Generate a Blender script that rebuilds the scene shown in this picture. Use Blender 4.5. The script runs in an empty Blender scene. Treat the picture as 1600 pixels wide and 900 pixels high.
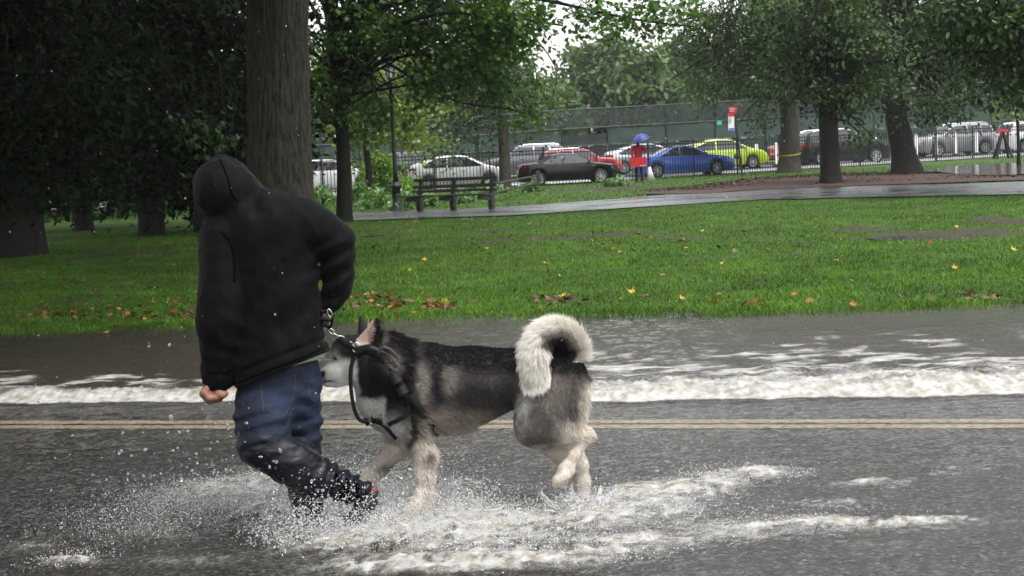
import bpy, bmesh, math, random
import numpy as np
from mathutils import Vector, Matrix
from mathutils.bvhtree import BVHTree

SC = bpy.context.scene
COL = SC.collection
rng = np.random.default_rng(7)
random.seed(7)

# ------------------------------------------------------------------ camera
F = 2222.0                     # focal length in photo pixels (1600 wide)
CAMZ = 1.61
PITCH = math.atan((450 - 234) / F)
ROLL = math.radians(2.79)
FWD = np.array([0, math.cos(PITCH), -math.sin(PITCH)])
UP0 = np.array([0, math.sin(PITCH), math.cos(PITCH)])
RX0 = np.array([1.0, 0, 0])
CXV = RX0 * math.cos(ROLL) - UP0 * math.sin(ROLL)
CUV = RX0 * math.sin(ROLL) + UP0 * math.cos(ROLL)
CPOS = np.array([0, 0, CAMZ])
cam = bpy.data.cameras.new('camera')
camo = bpy.data.objects.new('camera', cam)
COL.objects.link(camo)
m = Matrix.Identity(4)
for i in range(3):
    m[i][0] = CXV[i]; m[i][1] = CUV[i]; m[i][2] = -FWD[i]; m[i][3] = CPOS[i]
camo.matrix_world = m
cam.sensor_width = 36.0
cam.lens = 36.0 * F / 1600
cam.clip_start = 0.1
cam.clip_end = 2000
cam.dof.use_dof = True
cam.dof.focus_distance = 6.3
cam.dof.aperture_fstop = 12.0
SC.camera = camo

# ------------------------------------------------------------------ sky, sun, exposure
SUN_EL, SUN_AZ = math.radians(64), math.radians(140)      # azimuth clockwise from +Y
world = bpy.data.worlds.new('World')
SC.world = world
world.use_nodes = True
wn = world.node_tree
wn.nodes.clear()
sky = wn.nodes.new('ShaderNodeTexSky')
sky.sky_type = 'NISHITA'
sky.sun_disc = False
sky.sun_elevation = SUN_EL
sky.sun_rotation = SUN_AZ
sky.air_density = 1.6
sky.dust_density = 2.2
sky.ozone_density = 1.0
hsv = wn.nodes.new('ShaderNodeHueSaturation')
hsv.inputs['Saturation'].default_value = 0.18
bgn = wn.nodes.new('ShaderNodeBackground')
bgn.inputs['Strength'].default_value = 0.15
wout = wn.nodes.new('ShaderNodeOutputWorld')
wn.links.new(sky.outputs[0], hsv.inputs['Color'])
wn.links.new(hsv.outputs[0], bgn.inputs[0])
wn.links.new(bgn.outputs[0], wout.inputs[0])
sun = bpy.data.lights.new('sun', 'SUN')
sun.energy = 0.9
sun.angle = math.radians(28)
sun.color = (1.0, 0.97, 0.93)
suno = bpy.data.objects.new('sun', sun)
COL.objects.link(suno)
sd = Vector((math.sin(SUN_AZ) * math.cos(SUN_EL), math.cos(SUN_AZ) * math.cos(SUN_EL), math.sin(SUN_EL)))
suno.rotation_euler = (-sd).to_track_quat('-Z', 'Y').to_euler()
suno.location = (20, -20, 40)
SC.view_settings.view_transform = 'Standard'
SC.view_settings.look = 'None'
SC.view_settings.gamma = 1
SC.view_settings.exposure = 1.2
SC.render.engine = 'CYCLES'
SC.cycles.use_denoising = True
SC.cycles.max_bounces = 8
SC.cycles.diffuse_bounces = 3
SC.cycles.glossy_bounces = 3
SC.cycles.transmission_bounces = 6
SC.cycles.transparent_max_bounces = 12
SC.cycles.volume_bounces = 0
SC.cycles.caustics_reflective = False
SC.cycles.caustics_refractive = False

# ------------------------------------------------------------------ placement helpers
def ray(px, py):
    return FWD * F + CXV * (px - 800) + CUV * (450 - py)
def at(px, py, d):
    return CPOS + ray(px, py) * (d / F)
def ground(px, py, z=0.0):
    r = ray(px, py)
    return CPOS + r * ((z - CAMZ) / r[2])
def project(P):
    q = np.asarray(P) - CPOS
    d = q @ FWD
    return 800 + F * (q @ CXV) / d, 450 - F * (q @ CUV) / d, d
def horizon(px):
    return 234 - (px - 800) * math.tan(ROLL)

# ------------------------------------------------------------------ numpy noise
_pr = np.random.RandomState(3)
_perm = _pr.permutation(256)
_perm = np.concatenate([_perm, _perm, _perm])
_grad = _pr.normal(size=(256, 3))
_grad /= np.linalg.norm(_grad, axis=1)[:, None]
def gnoise(P):
    P = np.asarray(P, float)
    I = np.floor(P).astype(int)
    Fp = P - I
    I &= 255
    u = Fp * Fp * Fp * (Fp * (Fp * 6 - 15) + 10)
    out = 0
    for dx in (0, 1):
        wx = u[:, 0] if dx else 1 - u[:, 0]
        for dy in (0, 1):
            wy = u[:, 1] if dy else 1 - u[:, 1]
            for dz in (0, 1):
                wz = u[:, 2] if dz else 1 - u[:, 2]
                h = _perm[_perm[_perm[(I[:, 0] + dx) & 255] + ((I[:, 1] + dy) & 255)] + ((I[:, 2] + dz) & 255)]
                g = _grad[h]
                out = out + wx * wy * wz * (g[:, 0] * (Fp[:, 0] - dx) + g[:, 1] * (Fp[:, 1] - dy) + g[:, 2] * (Fp[:, 2] - dz))
    return out * 1.4
def fbm(P, o=4, g=0.5):
    P = np.asarray(P, float)
    a, s, out, t = 1.0, 1.0, 0, 0
    for i in range(o):
        out = out + a * gnoise(P * s + 17.3 * i)
        t += a
        a *= g; s *= 2.03
    return out / t
def n2(x, y, s, seed=0.0, o=3):
    return fbm(np.stack([x * s, y * s, np.full_like(x, seed)], 1), o)
def sstep(a, b, x):
    t = np.clip((x - a) / (b - a), 0, 1)
    return t * t * (3 - 2 * t)

# ------------------------------------------------------------------ object helpers
def mesh_from(name, V, Fc, mats=(), smooth=False, attrs=None, midx=None):
    """V (n,3) array; Fc (m,k) array or list of lists."""
    me = bpy.data.meshes.new(name)
    V = np.asarray(V, np.float32)
    if isinstance(Fc, np.ndarray) and Fc.ndim == 2:
        nf, k = Fc.shape
        me.vertices.add(len(V)); me.loops.add(nf * k); me.polygons.add(nf)
        me.vertices.foreach_set('co', V.ravel())
        me.loops.foreach_set('vertex_index', Fc.astype(np.int32).ravel())
        me.polygons.foreach_set('loop_start', np.arange(0, nf * k, k, dtype=np.int32))
        me.polygons.foreach_set('loop_total', np.full(nf, k, np.int32))
    else:
        me.from_pydata(V.tolist(), [], [list(map(int, f)) for f in Fc])
    for mt in (mats if isinstance(mats, (list, tuple)) else [mats]):
        me.materials.append(mt)
    if midx is not None:
        me.polygons.foreach_set('material_index', np.asarray(midx, np.int32))
    if smooth:
        me.polygons.foreach_set('use_smooth', np.ones(len(me.polygons), bool))
    for an, av in (attrs or {}).items():
        av = np.asarray(av, np.float32)
        if av.ndim == 1:
            a = me.attributes.new(an, 'FLOAT', 'POINT'); a.data.foreach_set('value', av)
        else:
            if av.shape[1] == 3:
                av = np.concatenate([av, np.ones((len(av), 1), np.float32)], 1)
            a = me.attributes.new(an, 'FLOAT_COLOR', 'POINT'); a.data.foreach_set('color', av.ravel())
    me.update()
    me.validate()
    return me
def obj(name, me, parent=None):
    o = bpy.data.objects.new(name, me)
    COL.objects.link(o)
    if parent is not None:
        o.parent = parent
    return o
def thing(name, label, cat, loc=(0, 0, 0), rz=0.0, group=None, scale=None):
    o = bpy.data.objects.new(name, None)
    COL.objects.link(o)
    o.empty_display_size = 0.2
    o.location = [float(v) for v in loc]; o.rotation_euler = (0, 0, rz)
    tag(o, label, cat, group)
    return o
def tag(o, label=None, cat=None, group=None, kind=None):
    if label: o['label'] = label
    if cat: o['category'] = cat
    if group: o['group'] = group
    if kind: o['kind'] = kind
    return o
def copy_tree(o, parent=None):
    c = o.copy(); COL.objects.link(c)
    if parent is not None:
        c.parent = parent
        c.matrix_parent_inverse = o.matrix_parent_inverse.copy()
    for ch in list(o.children):
        copy_tree(ch, c)
    return c

class MB:
    """collects simple solids in one mesh"""
    def __init__(s): s.v = []; s.f = []
    def add(s, V, Fc):
        n = len(s.v); s.v += [tuple(map(float, p)) for p in V]; s.f += [[n + i for i in f] for f in Fc]; return s
    def box(s, c, d, M=None, taper=1.0):
        x, y, z = [k / 2 for k in d]
        P = [(-x, -y, -z), (x, -y, -z), (x, y, -z), (-x, y, -z), (-x * taper, -y * taper, z), (x * taper, -y * taper, z), (x * taper, y * taper, z), (-x * taper, y * taper, z)]
        P = [Vector(p) for p in P]
        if M is not None: P = [M @ p for p in P]
        return s.add([p + Vector(c) for p in P], [(0, 3, 2, 1), (4, 5, 6, 7), (0, 1, 5, 4), (1, 2, 6, 5), (2, 3, 7, 6), (3, 0, 4, 7)])
    def lathe(s, prof, n=16, M=None, cap=True):
        V = []; Fc = []
        for r, z in prof:
            for i in range(n):
                a = 2 * math.pi * i / n
                V.append(Vector((r * math.cos(a), r * math.sin(a), z)))
        k = len(prof)
        for j in range(k - 1):
            for i in range(n):
                Fc.append((j * n + i, j * n + (i + 1) % n, (j + 1) * n + (i + 1) % n, (j + 1) * n + i))
        if cap:
            Fc.append(tuple(reversed(range(n)))); Fc.append(tuple((k - 1) * n + i for i in range(n)))
        if M is not None: V = [M @ p for p in V]
        return s.add(V, Fc)
    def tube(s, pts, r, n=8, flat=1.0, cap=True):
        pts = [Vector(p) for p in pts]
        k = len(pts)
        rr = list(r) if hasattr(r, '__len__') else [r] * k
        V = []; Fc = []
        up = None
        for j in range(k):
            t = (pts[min(j + 1, k - 1)] - pts[max(j - 1, 0)])
            t = t.normalized() if t.length > 1e-9 else Vector((0, 0, 1))
            if up is None:
                up = Vector((0, 0, 1)) if abs(t.z) < 0.9 else Vector((1, 0, 0))
            a = t.cross(up).normalized(); b = a.cross(t).normalized(); up = b
            for i in range(n):
                an = 2 * math.pi * i / n
                V.append(pts[j] + a * (rr[j] * math.cos(an)) + b * (rr[j] * flat * math.sin(an)))
        for j in range(k - 1):
            for i in range(n):
                Fc.append((j * n + i, j * n + (i + 1) % n, (j + 1) * n + (i + 1) % n, (j + 1) * n + i))
        if cap:
            Fc.append(tuple(reversed(range(n)))); Fc.append(tuple((k - 1) * n + i for i in range(n)))
        return s.add(V, Fc)
    def mesh(s, name, mt, smooth=False):
        me = bpy.data.meshes.new(name)
        me.from_pydata(s.v, [], s.f)
        me.materials.append(mt)
        if smooth: me.polygons.foreach_set('use_smooth', np.ones(len(me.polygons), bool))
        me.update(); return me
    def build(s, name, mt, parent=None, smooth=False):
        return obj(name, s.mesh(name, mt, smooth), parent)

def catmull(pts, n=8):
    P = [np.asarray(p, float) for p in pts]
    P = [2 * P[0] - P[1]] + P + [2 * P[-1] - P[-2]]
    out = []
    for i in range(1, len(P) - 2):
        for j in range(n):
            t = j / n
            a, b, c, d = P[i - 1], P[i], P[i + 1], P[i + 2]
            out.append(0.5 * ((2 * b) + (c - a) * t + (2 * a - 5 * b + 4 * c - d) * t * t + (3 * b - a - 3 * c + d) * t ** 3))
    out.append(P[-2])
    return out

# ------------------------------------------------------------------ materials
def newmat(name):
    mt = bpy.data.materials.new(name)
    mt.use_nodes = True
    nt = mt.node_tree
    b = nt.nodes['Principled BSDF']
    return mt, nt, b
def N(nt, typ, **kw):
    n = nt.nodes.new(typ)
    for k, v in kw.items():
        if k in n.inputs: n.inputs[k].default_value = v
        else: setattr(n, k, v)
    return n
def noise_tex(nt, scale, detail=4, rough=0.55, stretch=(1, 1, 1), coord='Object', dist=0.0):
    tc = nt.nodes.new('ShaderNodeTexCoord')
    mp = nt.nodes.new('ShaderNodeMapping')
    mp.inputs['Scale'].default_value = stretch
    nt.links.new(tc.outputs[coord], mp.inputs[0])
    n = nt.nodes.new('ShaderNodeTexNoise')
    n.inputs['Scale'].default_value = scale
    n.inputs['Detail'].default_value = detail
    n.inputs['Roughness'].default_value = rough
    n.inputs['Distortion'].default_value = dist
    nt.links.new(mp.outputs[0], n.inputs['Vector'])
    return n
def ramp(nt, src, stops):
    r = nt.nodes.new('ShaderNodeValToRGB')
    while len(r.color_ramp.elements) < len(stops): r.color_ramp.elements.new(0.5)
    for e, (p, c) in zip(r.color_ramp.elements, stops):
        e.position = p; e.color = (c[0], c[1], c[2], 1) if hasattr(c, '__len__') else (c, c, c, 1)
    nt.links.new(src, r.inputs[0])
    return r
def bumpn(nt, src, strength, dist, bsdf):
    b = nt.nodes.new('ShaderNodeBump')
    b.inputs['Strength'].default_value = strength
    b.inputs['Distance'].default_value = dist
    nt.links.new(src, b.inputs['Height'])
    nt.links.new(b.outputs[0], bsdf.inputs['Normal'])
    return b
def simple(name, col, rough=0.5, metal=0.0, var=0.25, vscale=6.0, bump=0.0, bscale=60.0, spec=0.5, coat=0.0, bdist=0.01, stretch=(1, 1, 1)):
    mt, nt, b = newmat(name)
    n = noise_tex(nt, vscale, 5, stretch=stretch)
    lo = [c * (1 - var) for c in col]; hi = [min(1, c * (1 + var)) for c in col]
    r = ramp(nt, n.outputs[0], [(0.3, lo), (0.7, hi)])
    nt.links.new(r.outputs[0], b.inputs['Base Color'])
    b.inputs['Roughness'].default_value = rough
    b.inputs['Metallic'].default_value = metal
    b.inputs['Specular IOR Level'].default_value = spec
    b.inputs['Coat Weight'].default_value = coat
    b.inputs['Coat Roughness'].default_value = 0.05
    if bump:
        n2_ = noise_tex(nt, bscale, 4, stretch=stretch)
        bumpn(nt, n2_.outputs[0], bump, bdist, b)
    return mt
def leafmat(name, dark, light, rough=0.4, trans=0.35, spec=0.5):
    mt, nt, b = newmat(name)
    at_ = N(nt, 'ShaderNodeAttribute', attribute_name='rnd')
    r = ramp(nt, at_.outputs['Fac'], [(0.0, dark), (0.75, light), (1.0, [min(1, c * 1.5) for c in light])])
    nt.links.new(r.outputs[0], b.inputs['Base Color'])
    b.inputs['Roughness'].default_value = rough
    b.inputs['Specular IOR Level'].default_value = spec
    tr = nt.nodes.new('ShaderNodeBsdfTranslucent')
    mu = N(nt, 'ShaderNodeMixRGB', blend_type='MULTIPLY')
    mu.inputs[0].default_value = 1.0; mu.inputs[2].default_value = (1.15, 1.25, 0.6, 1)
    nt.links.new(r.outputs[0], mu.inputs[1])
    nt.links.new(mu.outputs[0], tr.inputs[0])
    mx = nt.nodes.new('ShaderNodeMixShader'); mx.inputs[0].default_value = trans
    nt.links.new(b.outputs[0], mx.inputs[1]); nt.links.new(tr.outputs[0], mx.inputs[2])
    nt.links.new(mx.outputs[0], nt.nodes['Material Output'].inputs[0])
    return mt
def attrmat(name, attr='col', rough=0.7, spec=0.3, bump=0.0, bscale=80, bdist=0.005):
    mt, nt, b = newmat(name)
    a = N(nt, 'ShaderNodeAttribute', attribute_name=attr)
    nt.links.new(a.outputs['Color'], b.inputs['Base Color'])
    b.inputs['Roughness'].default_value = rough
    b.inputs['Specular IOR Level'].default_value = spec
    if bump:
        n = noise_tex(nt, bscale, 4); bumpn(nt, n.outputs[0], bump, bdist, b)
    return mt

# ------------------------------------------------------------------ signed distance modelling
class SDF:
    def __init__(s): s.p = []
    def cap(s, a, b, ra, rb, k=0.03, fl=1.0, op='u'):
        s.p.append(('c', np.asarray(a, float), np.asarray(b, float), ra, rb, k, fl, op)); return s
    def ell(s, c, r, k=0.03, R=None, op='u'):
        s.p.append(('e', np.asarray(c, float), np.asarray(r, float), R, None, k, 1.0, op)); return s
    def chain(s, pts, rs, k=0.03, fl=1.0):
        for i in range(len(pts) - 1): s.cap(pts[i], pts[i + 1], rs[i], rs[i + 1], k, fl)
        return s
    def bounds(s):
        lo = np.full(3, 1e9); hi = -lo
        for q in s.p:
            if q[7] != 'u': continue
            if q[0] == 'c':
                r = max(q[3], q[4])
                lo = np.minimum(lo, np.minimum(q[1], q[2]) - r); hi = np.maximum(hi, np.maximum(q[1], q[2]) + r)
            else:
                r = max(q[2]); lo = np.minimum(lo, q[1] - r); hi = np.maximum(hi, q[1] + r)
        return lo - 0.03, hi + 0.03
    def grid(s, h, disp=None, cuts=()):
        lo, hi = s.bounds()
        n = np.ceil((hi - lo) / h).astype(int) + 1
        ax = [lo[i] + h * np.arange(n[i]) for i in range(3)]
        f = np.full(n, 1.0)
        for q in s.p:
            k = q[5]; mar = k + 0.04
            if q[0] == 'c':
                r = max(q[3], q[4]); a = np.minimum(q[1], q[2]) - r - mar; b = np.maximum(q[1], q[2]) + r + mar
            else:
                r = max(q[2]); a = q[1] - r - mar; b = q[1] + r + mar
            i0 = np.clip(np.floor((a - lo) / h).astype(int), 0, n - 1); i1 = np.clip(np.ceil((b - lo) / h).astype(int) + 1, 1, n)
            X, Y, Z = np.meshgrid(ax[0][i0[0]:i1[0]], ax[1][i0[1]:i1[1]], ax[2][i0[2]:i1[2]], indexing='ij')
            if q[0] == 'c':
                fl = q[6]; A = q[1]; B = q[2] - q[1]
                B = B * np.array([1, 1 / fl, 1])
                px, py, pz = X - A[0], (Y - A[1]) / fl, Z - A[2]
                t = np.clip((px * B[0] + py * B[1] + pz * B[2]) / (B @ B + 1e-12), 0, 1)
                d = np.sqrt((px - t * B[0]) ** 2 + (py - t * B[1]) ** 2 + (pz - t * B[2]) ** 2) - (q[3] + (q[4] - q[3]) * t)
                d = d * min(1, 0.5 + 0.5 * fl)
            else:
                px, py, pz = X - q[1][0], Y - q[1][1], Z - q[1][2]
                if q[3] is not None:
                    R = q[3]
                    px, py, pz = (R[0][0] * px + R[1][0] * py + R[2][0] * pz, R[0][1] * px + R[1][1] * py + R[2][1] * pz, R[0][2] * px + R[1][2] * py + R[2][2] * pz)
                r = q[2]
                k0 = np.sqrt((px / r[0]) ** 2 + (py / r[1]) ** 2 + (pz / r[2]) ** 2)
                k1 = np.sqrt((px / r[0] ** 2) ** 2 + (py / r[1] ** 2) ** 2 + (pz / r[2] ** 2) ** 2)
                d = np.where(k1 > 1e-6, k0 * (k0 - 1) / np.maximum(k1, 1e-6), -min(r))
            g = f[i0[0]:i1[0], i0[1]:i1[1], i0[2]:i1[2]]
            if q[7] == 'u':
                hh = np.maximum(k - np.abs(g - d), 0) / max(k, 1e-6)
                g[...] = np.minimum(g, d) - hh * hh * k * 0.25
            else:
                d = -d
                hh = np.maximum(k - np.abs(g - d), 0) / max(k, 1e-6)
                g[...] = np.maximum(g, d) + hh * hh * k * 0.25
        if disp is not None:
            idx = np.nonzero(np.abs(f) < 0.06)
            P = np.stack([ax[i][idx[i]] for i in range(3)], 1)
            f[idx] += disp(P)
        for (pt, nrm) in cuts:
            pt = np.asarray(pt); nrm = np.asarray(nrm) / np.linalg.norm(nrm)
            X, Y, Z = np.meshgrid(*ax, indexing='ij')
            f = np.maximum(f, (X - pt[0]) * nrm[0] + (Y - pt[1]) * nrm[1] + (Z - pt[2]) * nrm[2])
        return f, lo
    def mesh(s, h, disp=None, cuts=()):
        f, lo = s.grid(h, disp, cuts)
        return surface_nets(f, lo, h)

def surface_nets(f, lo, h):
    n = np.array(f.shape)
    s = f < 0
    c = n - 1
    cnt = np.zeros(c, np.int8)
    for dx in (0, 1):
        for dy in (0, 1):
            for dz in (0, 1):
                cnt += s[dx:c[0] + dx, dy:c[1] + dy, dz:c[2] + dz]
    act = (cnt > 0) & (cnt < 8)
    I = np.argwhere(act)
    vid = np.full(c, -1, int)
    vid[tuple(I.T)] = np.arange(len(I))
    acc = np.zeros((len(I), 3)); w = np.zeros(len(I))
    cor = [(a, b, d) for a in (0, 1) for b in (0, 1) for d in (0, 1)]
    for a in cor:
        for ax in range(3):
            if a[ax]: continue
            b = list(a); b[ax] = 1
            fa = f[tuple((I + a).T)]; fb = f[tuple((I + b).T)]
            mk = (fa < 0) != (fb < 0)
            t = np.where(mk, fa / np.where(mk, fa - fb, 1), 0)
            p = np.repeat(np.array(a, float)[None], len(I), 0); p[:, ax] += t
            acc[mk] += p[mk]; w[mk] += 1
    V = lo + h * (I + acc / w[:, None])
    quads = []
    for ax in range(3):
        u, v = [(1, 2), (2, 0), (0, 1)][ax]
        sl0 = [slice(None)] * 3; sl1 = [slice(None)] * 3
        sl0[ax] = slice(0, n[ax] - 1); sl1[ax] = slice(1, n[ax])
        e = s[tuple(sl0)] != s[tuple(sl1)]
        E = np.argwhere(e)
        E = E[(E[:, u] > 0) & (E[:, v] > 0) & (E[:, u] < n[u] - 1) & (E[:, v] < n[v] - 1)]
        if not len(E): continue
        du = np.zeros(3, int); du[u] = 1
        dv = np.zeros(3, int); dv[v] = 1
        q = np.stack([vid[tuple((E - du - dv).T)], vid[tuple((E - dv).T)], vid[tuple(E.T)], vid[tuple((E - du).T)]], 1)
        flip = ~s[tuple(E.T)]
        q[flip] = q[flip][:, ::-1]
        quads.append(q)
    Q = np.concatenate(quads)
    Q = Q[(Q >= 0).all(1)]
    return V, Q
def smooth_mesh(V, Q, it=1, lam=0.5):
    for _ in range(it):
        acc = np.zeros_like(V); w = np.zeros(len(V))
        for i in range(4):
            a, b = Q[:, i], Q[:, (i + 1) % 4]
            np.add.at(acc, a, V[b]); np.add.at(acc, b, V[a])
            np.add.at(w, a, 1); np.add.at(w, b, 1)
        V = V + lam * (acc / np.maximum(w, 1)[:, None] - V)
    return V
def vnormals(V, Q):
    nf = np.cross(V[Q[:, 2]] - V[Q[:, 0]], V[Q[:, 3]] - V[Q[:, 1]])
    n = np.zeros_like(V)
    for i in range(4): np.add.at(n, Q[:, i], nf)
    return n / np.maximum(np.linalg.norm(n, axis=1), 1e-12)[:, None]
# ================================================================== THE SETTING
GZ = 0.08                                   # height of the lawn plateau
def poly_world(px, z):
    return np.array([ground(a, b, z) for a, b in px])
LAWN_EDGE = poly_world([(-900, 548), (-300, 531), (0, 525), (320, 516), (560, 505), (800, 501), (1100, 498), (1300, 496), (1450, 490), (1600, 483), (1900, 470), (2600, 442)], 0.05)
def lawn_edge_y(x):
    return np.interp(x, LAWN_EDGE[:, 0], LAWN_EDGE[:, 1]) + 0.10 * n2(np.asarray(x, float), np.zeros_like(np.asarray(x, float)), 1.3, 3.0)
PATH_NEAR = poly_world([(-1400, 400), (-200, 372), (300, 356), (555, 346), (700, 341), (800, 338), (1000, 325), (1200, 313), (1400, 309), (1600, 305), (2400, 282)], GZ)
PATH_FAR = poly_world([(-1400, 384), (-200, 356), (300, 340), (555, 333), (700, 328), (775, 325), (900, 317), (1100, 301), (1300, 293), (1450, 290), (1600, 285), (2400, 258)], GZ)
FENCE = np.array([(-14.0, 57.6), (-9.0, 58.2), (0.5, 59.3), (6.0, 60.6), (15.5, 65.4), (24.9, 70.0), (34.0, 74.6)])
def fence_y(x): return np.interp(x, FENCE[:, 0], FENCE[:, 1])
def lawn_z(x, y):
    x = np.atleast_1d(np.asarray(x, float)); y = np.atleast_1d(np.asarray(y, float))
    e = y - lawn_edge_y(x)
    z = np.where(e > 0, 0.052 + (GZ - 0.052) * (1 - np.exp(-np.maximum(e, 0) / 0.6)), 0.052 + np.maximum(e, -2) * 0.10)
    z = z + 0.02 * n2(x, y, 0.6, 1.0) * sstep(0, 1.5, e)
    return np.where(y > fence_y(x) + 0.3, np.minimum(z, 0.06), z)

# ---- materials of the setting
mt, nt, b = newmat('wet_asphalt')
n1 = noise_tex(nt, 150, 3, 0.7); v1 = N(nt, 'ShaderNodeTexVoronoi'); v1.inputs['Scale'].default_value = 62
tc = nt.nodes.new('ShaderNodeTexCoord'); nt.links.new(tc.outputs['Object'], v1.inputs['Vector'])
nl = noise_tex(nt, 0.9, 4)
r1 = ramp(nt, v1.outputs['Color'], [(0.0, (0.012, 0.012, 0.013)), (0.45, (0.045, 0.045, 0.046)), (0.72, (0.11, 0.109, 0.109)), (0.95, (0.34, 0.335, 0.325))])  # strong flecks: asphalt grain plus water glints put into the colour
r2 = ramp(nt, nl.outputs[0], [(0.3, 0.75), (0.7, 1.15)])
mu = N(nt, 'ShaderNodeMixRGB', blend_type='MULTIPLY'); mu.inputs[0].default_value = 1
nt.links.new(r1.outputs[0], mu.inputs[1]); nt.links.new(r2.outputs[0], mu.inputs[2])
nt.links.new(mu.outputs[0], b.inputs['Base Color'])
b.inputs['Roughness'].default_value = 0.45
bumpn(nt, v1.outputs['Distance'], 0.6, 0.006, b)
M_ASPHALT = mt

mt, nt, b = newmat('worn_line_paint')
n1 = noise_tex(nt, 42, 5, 0.75, stretch=(.7, 1, 1)); n0 = noise_tex(nt, 7, 3)
r = ramp(nt, n1.outputs[0], [(0.36, (0.10, 0.095, 0.08)), (0.50, (0.55, 0.46, 0.30)), (0.72, (0.78, 0.68, 0.47))])
nt.links.new(r.outputs[0], b.inputs['Base Color']); b.inputs['Roughness'].default_value = 0.5
bumpn(nt, n1.outputs[0], 0.4, 0.003, b)
M_LINE = mt

mt, nt, b = newmat('park_soil')
n1 = noise_tex(nt, 1.3, 6, 0.65); n3 = noise_tex(nt, 40, 4)
r = ramp(nt, n1.outputs[0], [(0.25, (0.045, 0.075, 0.016)), (0.5, (0.055, 0.105, 0.02)), (0.68, (0.07, 0.12, 0.028)), (0.8, (0.085, 0.085, 0.035))])
mu = N(nt, 'ShaderNodeMixRGB', blend_type='MULTIPLY'); mu.inputs[0].default_value = 1
r3 = ramp(nt, n3.outputs[0], [(0.3, 0.55), (0.7, 1.2)])
nt.links.new(r.outputs[0], mu.inputs[1]); nt.links.new(r3.outputs[0], mu.inputs[2])
mu2 = N(nt, 'ShaderNodeMixRGB', blend_type='MIX'); am = N(nt, 'ShaderNodeAttribute', attribute_name='mud')
nt.links.new(am.outputs['Fac'], mu2.inputs[0]); nt.links.new(mu.outputs[0], mu2.inputs[1])
rm = ramp(nt, n3.outputs[0], [(0.3, (0.030, 0.025, 0.017)), (0.75, (0.085, 0.068, 0.05))])
nt.links.new(rm.outputs[0], mu2.inputs[2])
nt.links.new(mu2.outputs[0], b.inputs['Base Color']); b.inputs['Roughness'].default_value = 0.85
b.inputs['Specular IOR Level'].default_value = 0.2
bumpn(nt, n3.outputs[0], 0.7, 0.03, b)
M_SOIL = mt

def wetmat(name, lo, hi, scale, rough=(0.08, 0.5), pud=0.8, bscale=120, bstr=0.3):
    mt, nt, b = newmat(name)
    n1 = noise_tex(nt, scale, 6, 0.65); n2_ = noise_tex(nt, pud, 4, stretch=(0.45, 1, 1)); n3 = noise_tex(nt, bscale, 3)
    r = ramp(nt, n1.outputs[0], [(0.3, lo), (0.7, hi)])
    nt.links.new(r.outputs[0], b.inputs['Base Color'])
    r2 = ramp(nt, n2_.outputs[0], [(0.42, rough[0]), (0.6, rough[1])])
    nt.links.new(r2.outputs[0], b.inputs['Roughness'])
    bumpn(nt, n3.outputs[0], bstr, 0.004, b)
    return mt
M_PATH = wetmat('wet_path_asphalt', (0.05, 0.05, 0.055), (0.10, 0.098, 0.102), 5, (0.12, 0.42))
M_STREET = wetmat('wet_street', (0.05, 0.05, 0.052), (0.09, 0.09, 0.09), 3, (0.1, 0.4), 0.3)
M_WALK = wetmat('wet_concrete', (0.32, 0.31, 0.30), (0.46, 0.45, 0.44), 4, (0.12, 0.4), 0.4)
M_KERB = simple('kerb_stone', (0.25, 0.25, 0.25), 0.5)
M_MULCH = simple('bark_mulch', (0.055, 0.027, 0.018), 0.8, var=0.55, vscale=16, bump=0.9, bscale=22, bdist=0.04)
mt, nt, b = newmat('puddle_water')
b.inputs['Base Color'].default_value = (0.10, 0.095, 0.085, 1); b.inputs['Roughness'].default_value = 0.06
n1 = noise_tex(nt, 9, 3, stretch=(1, 1, 1)); bumpn(nt, n1.outputs[0], 0.25, 0.02, b)
M_PUDDLE = mt

# ---- the ground sheet reaching the horizon
S = 420
V = [(-S, -60, -0.06), (S, -60, -0.06), (S, 420, -0.06), (-S, 420, -0.06)]
g = obj('ground', mesh_from('ground', V, [(0, 1, 2, 3)], M_SOIL)); tag(g, kind='structure')

# ---- lawn sheet
xs = np.concatenate([np.linspace(-70, -14, 40), np.linspace(-13.6, 26, 200), np.linspace(27, 80, 40)])
ys = np.concatenate([np.linspace(10.0, 20, 110), np.linspace(20.2, 60, 150), np.linspace(61, 112, 60)])
X, Y = np.meshgrid(xs, ys)
Zl = lawn_z(X.ravel(), Y.ravel())
nx, ny = len(xs), len(ys)
idx = np.arange(nx * ny).reshape(ny, nx)
Q = np.stack([idx[:-1, :-1], idx[:-1, 1:], idx[1:, 1:], idx[1:, :-1]], -1).reshape(-1, 4)
VL = np.stack([X.ravel(), Y.ravel(), Zl], 1)
MUDS = [(1480, 366, 170, 10, 1.0), (1340, 358, 70, 7, .7), (1570, 345, 60, 12, .8), (900, 370, 260, 8, .58), (590, 366, 60, 5, .7), (760, 362, 90, 4, .62), (1080, 372, 70, 5, .58), (1250, 380, 120, 5, .5), (180, 398, 200, 12, .55), (330, 384, 90, 8, .5), (1240, 395, 60, 6, .5), (1000, 460, 120, 9, .35), (880, 470, 60, 8, .5), (90, 470, 120, 12, .3), (60, 375, 120, 10, .5), (950, 295, 120, 5, .7), (600, 465, 120, 10, .4), (1560, 469, 60, 8, .5), (1180, 468, 80, 6, .4)]
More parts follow.
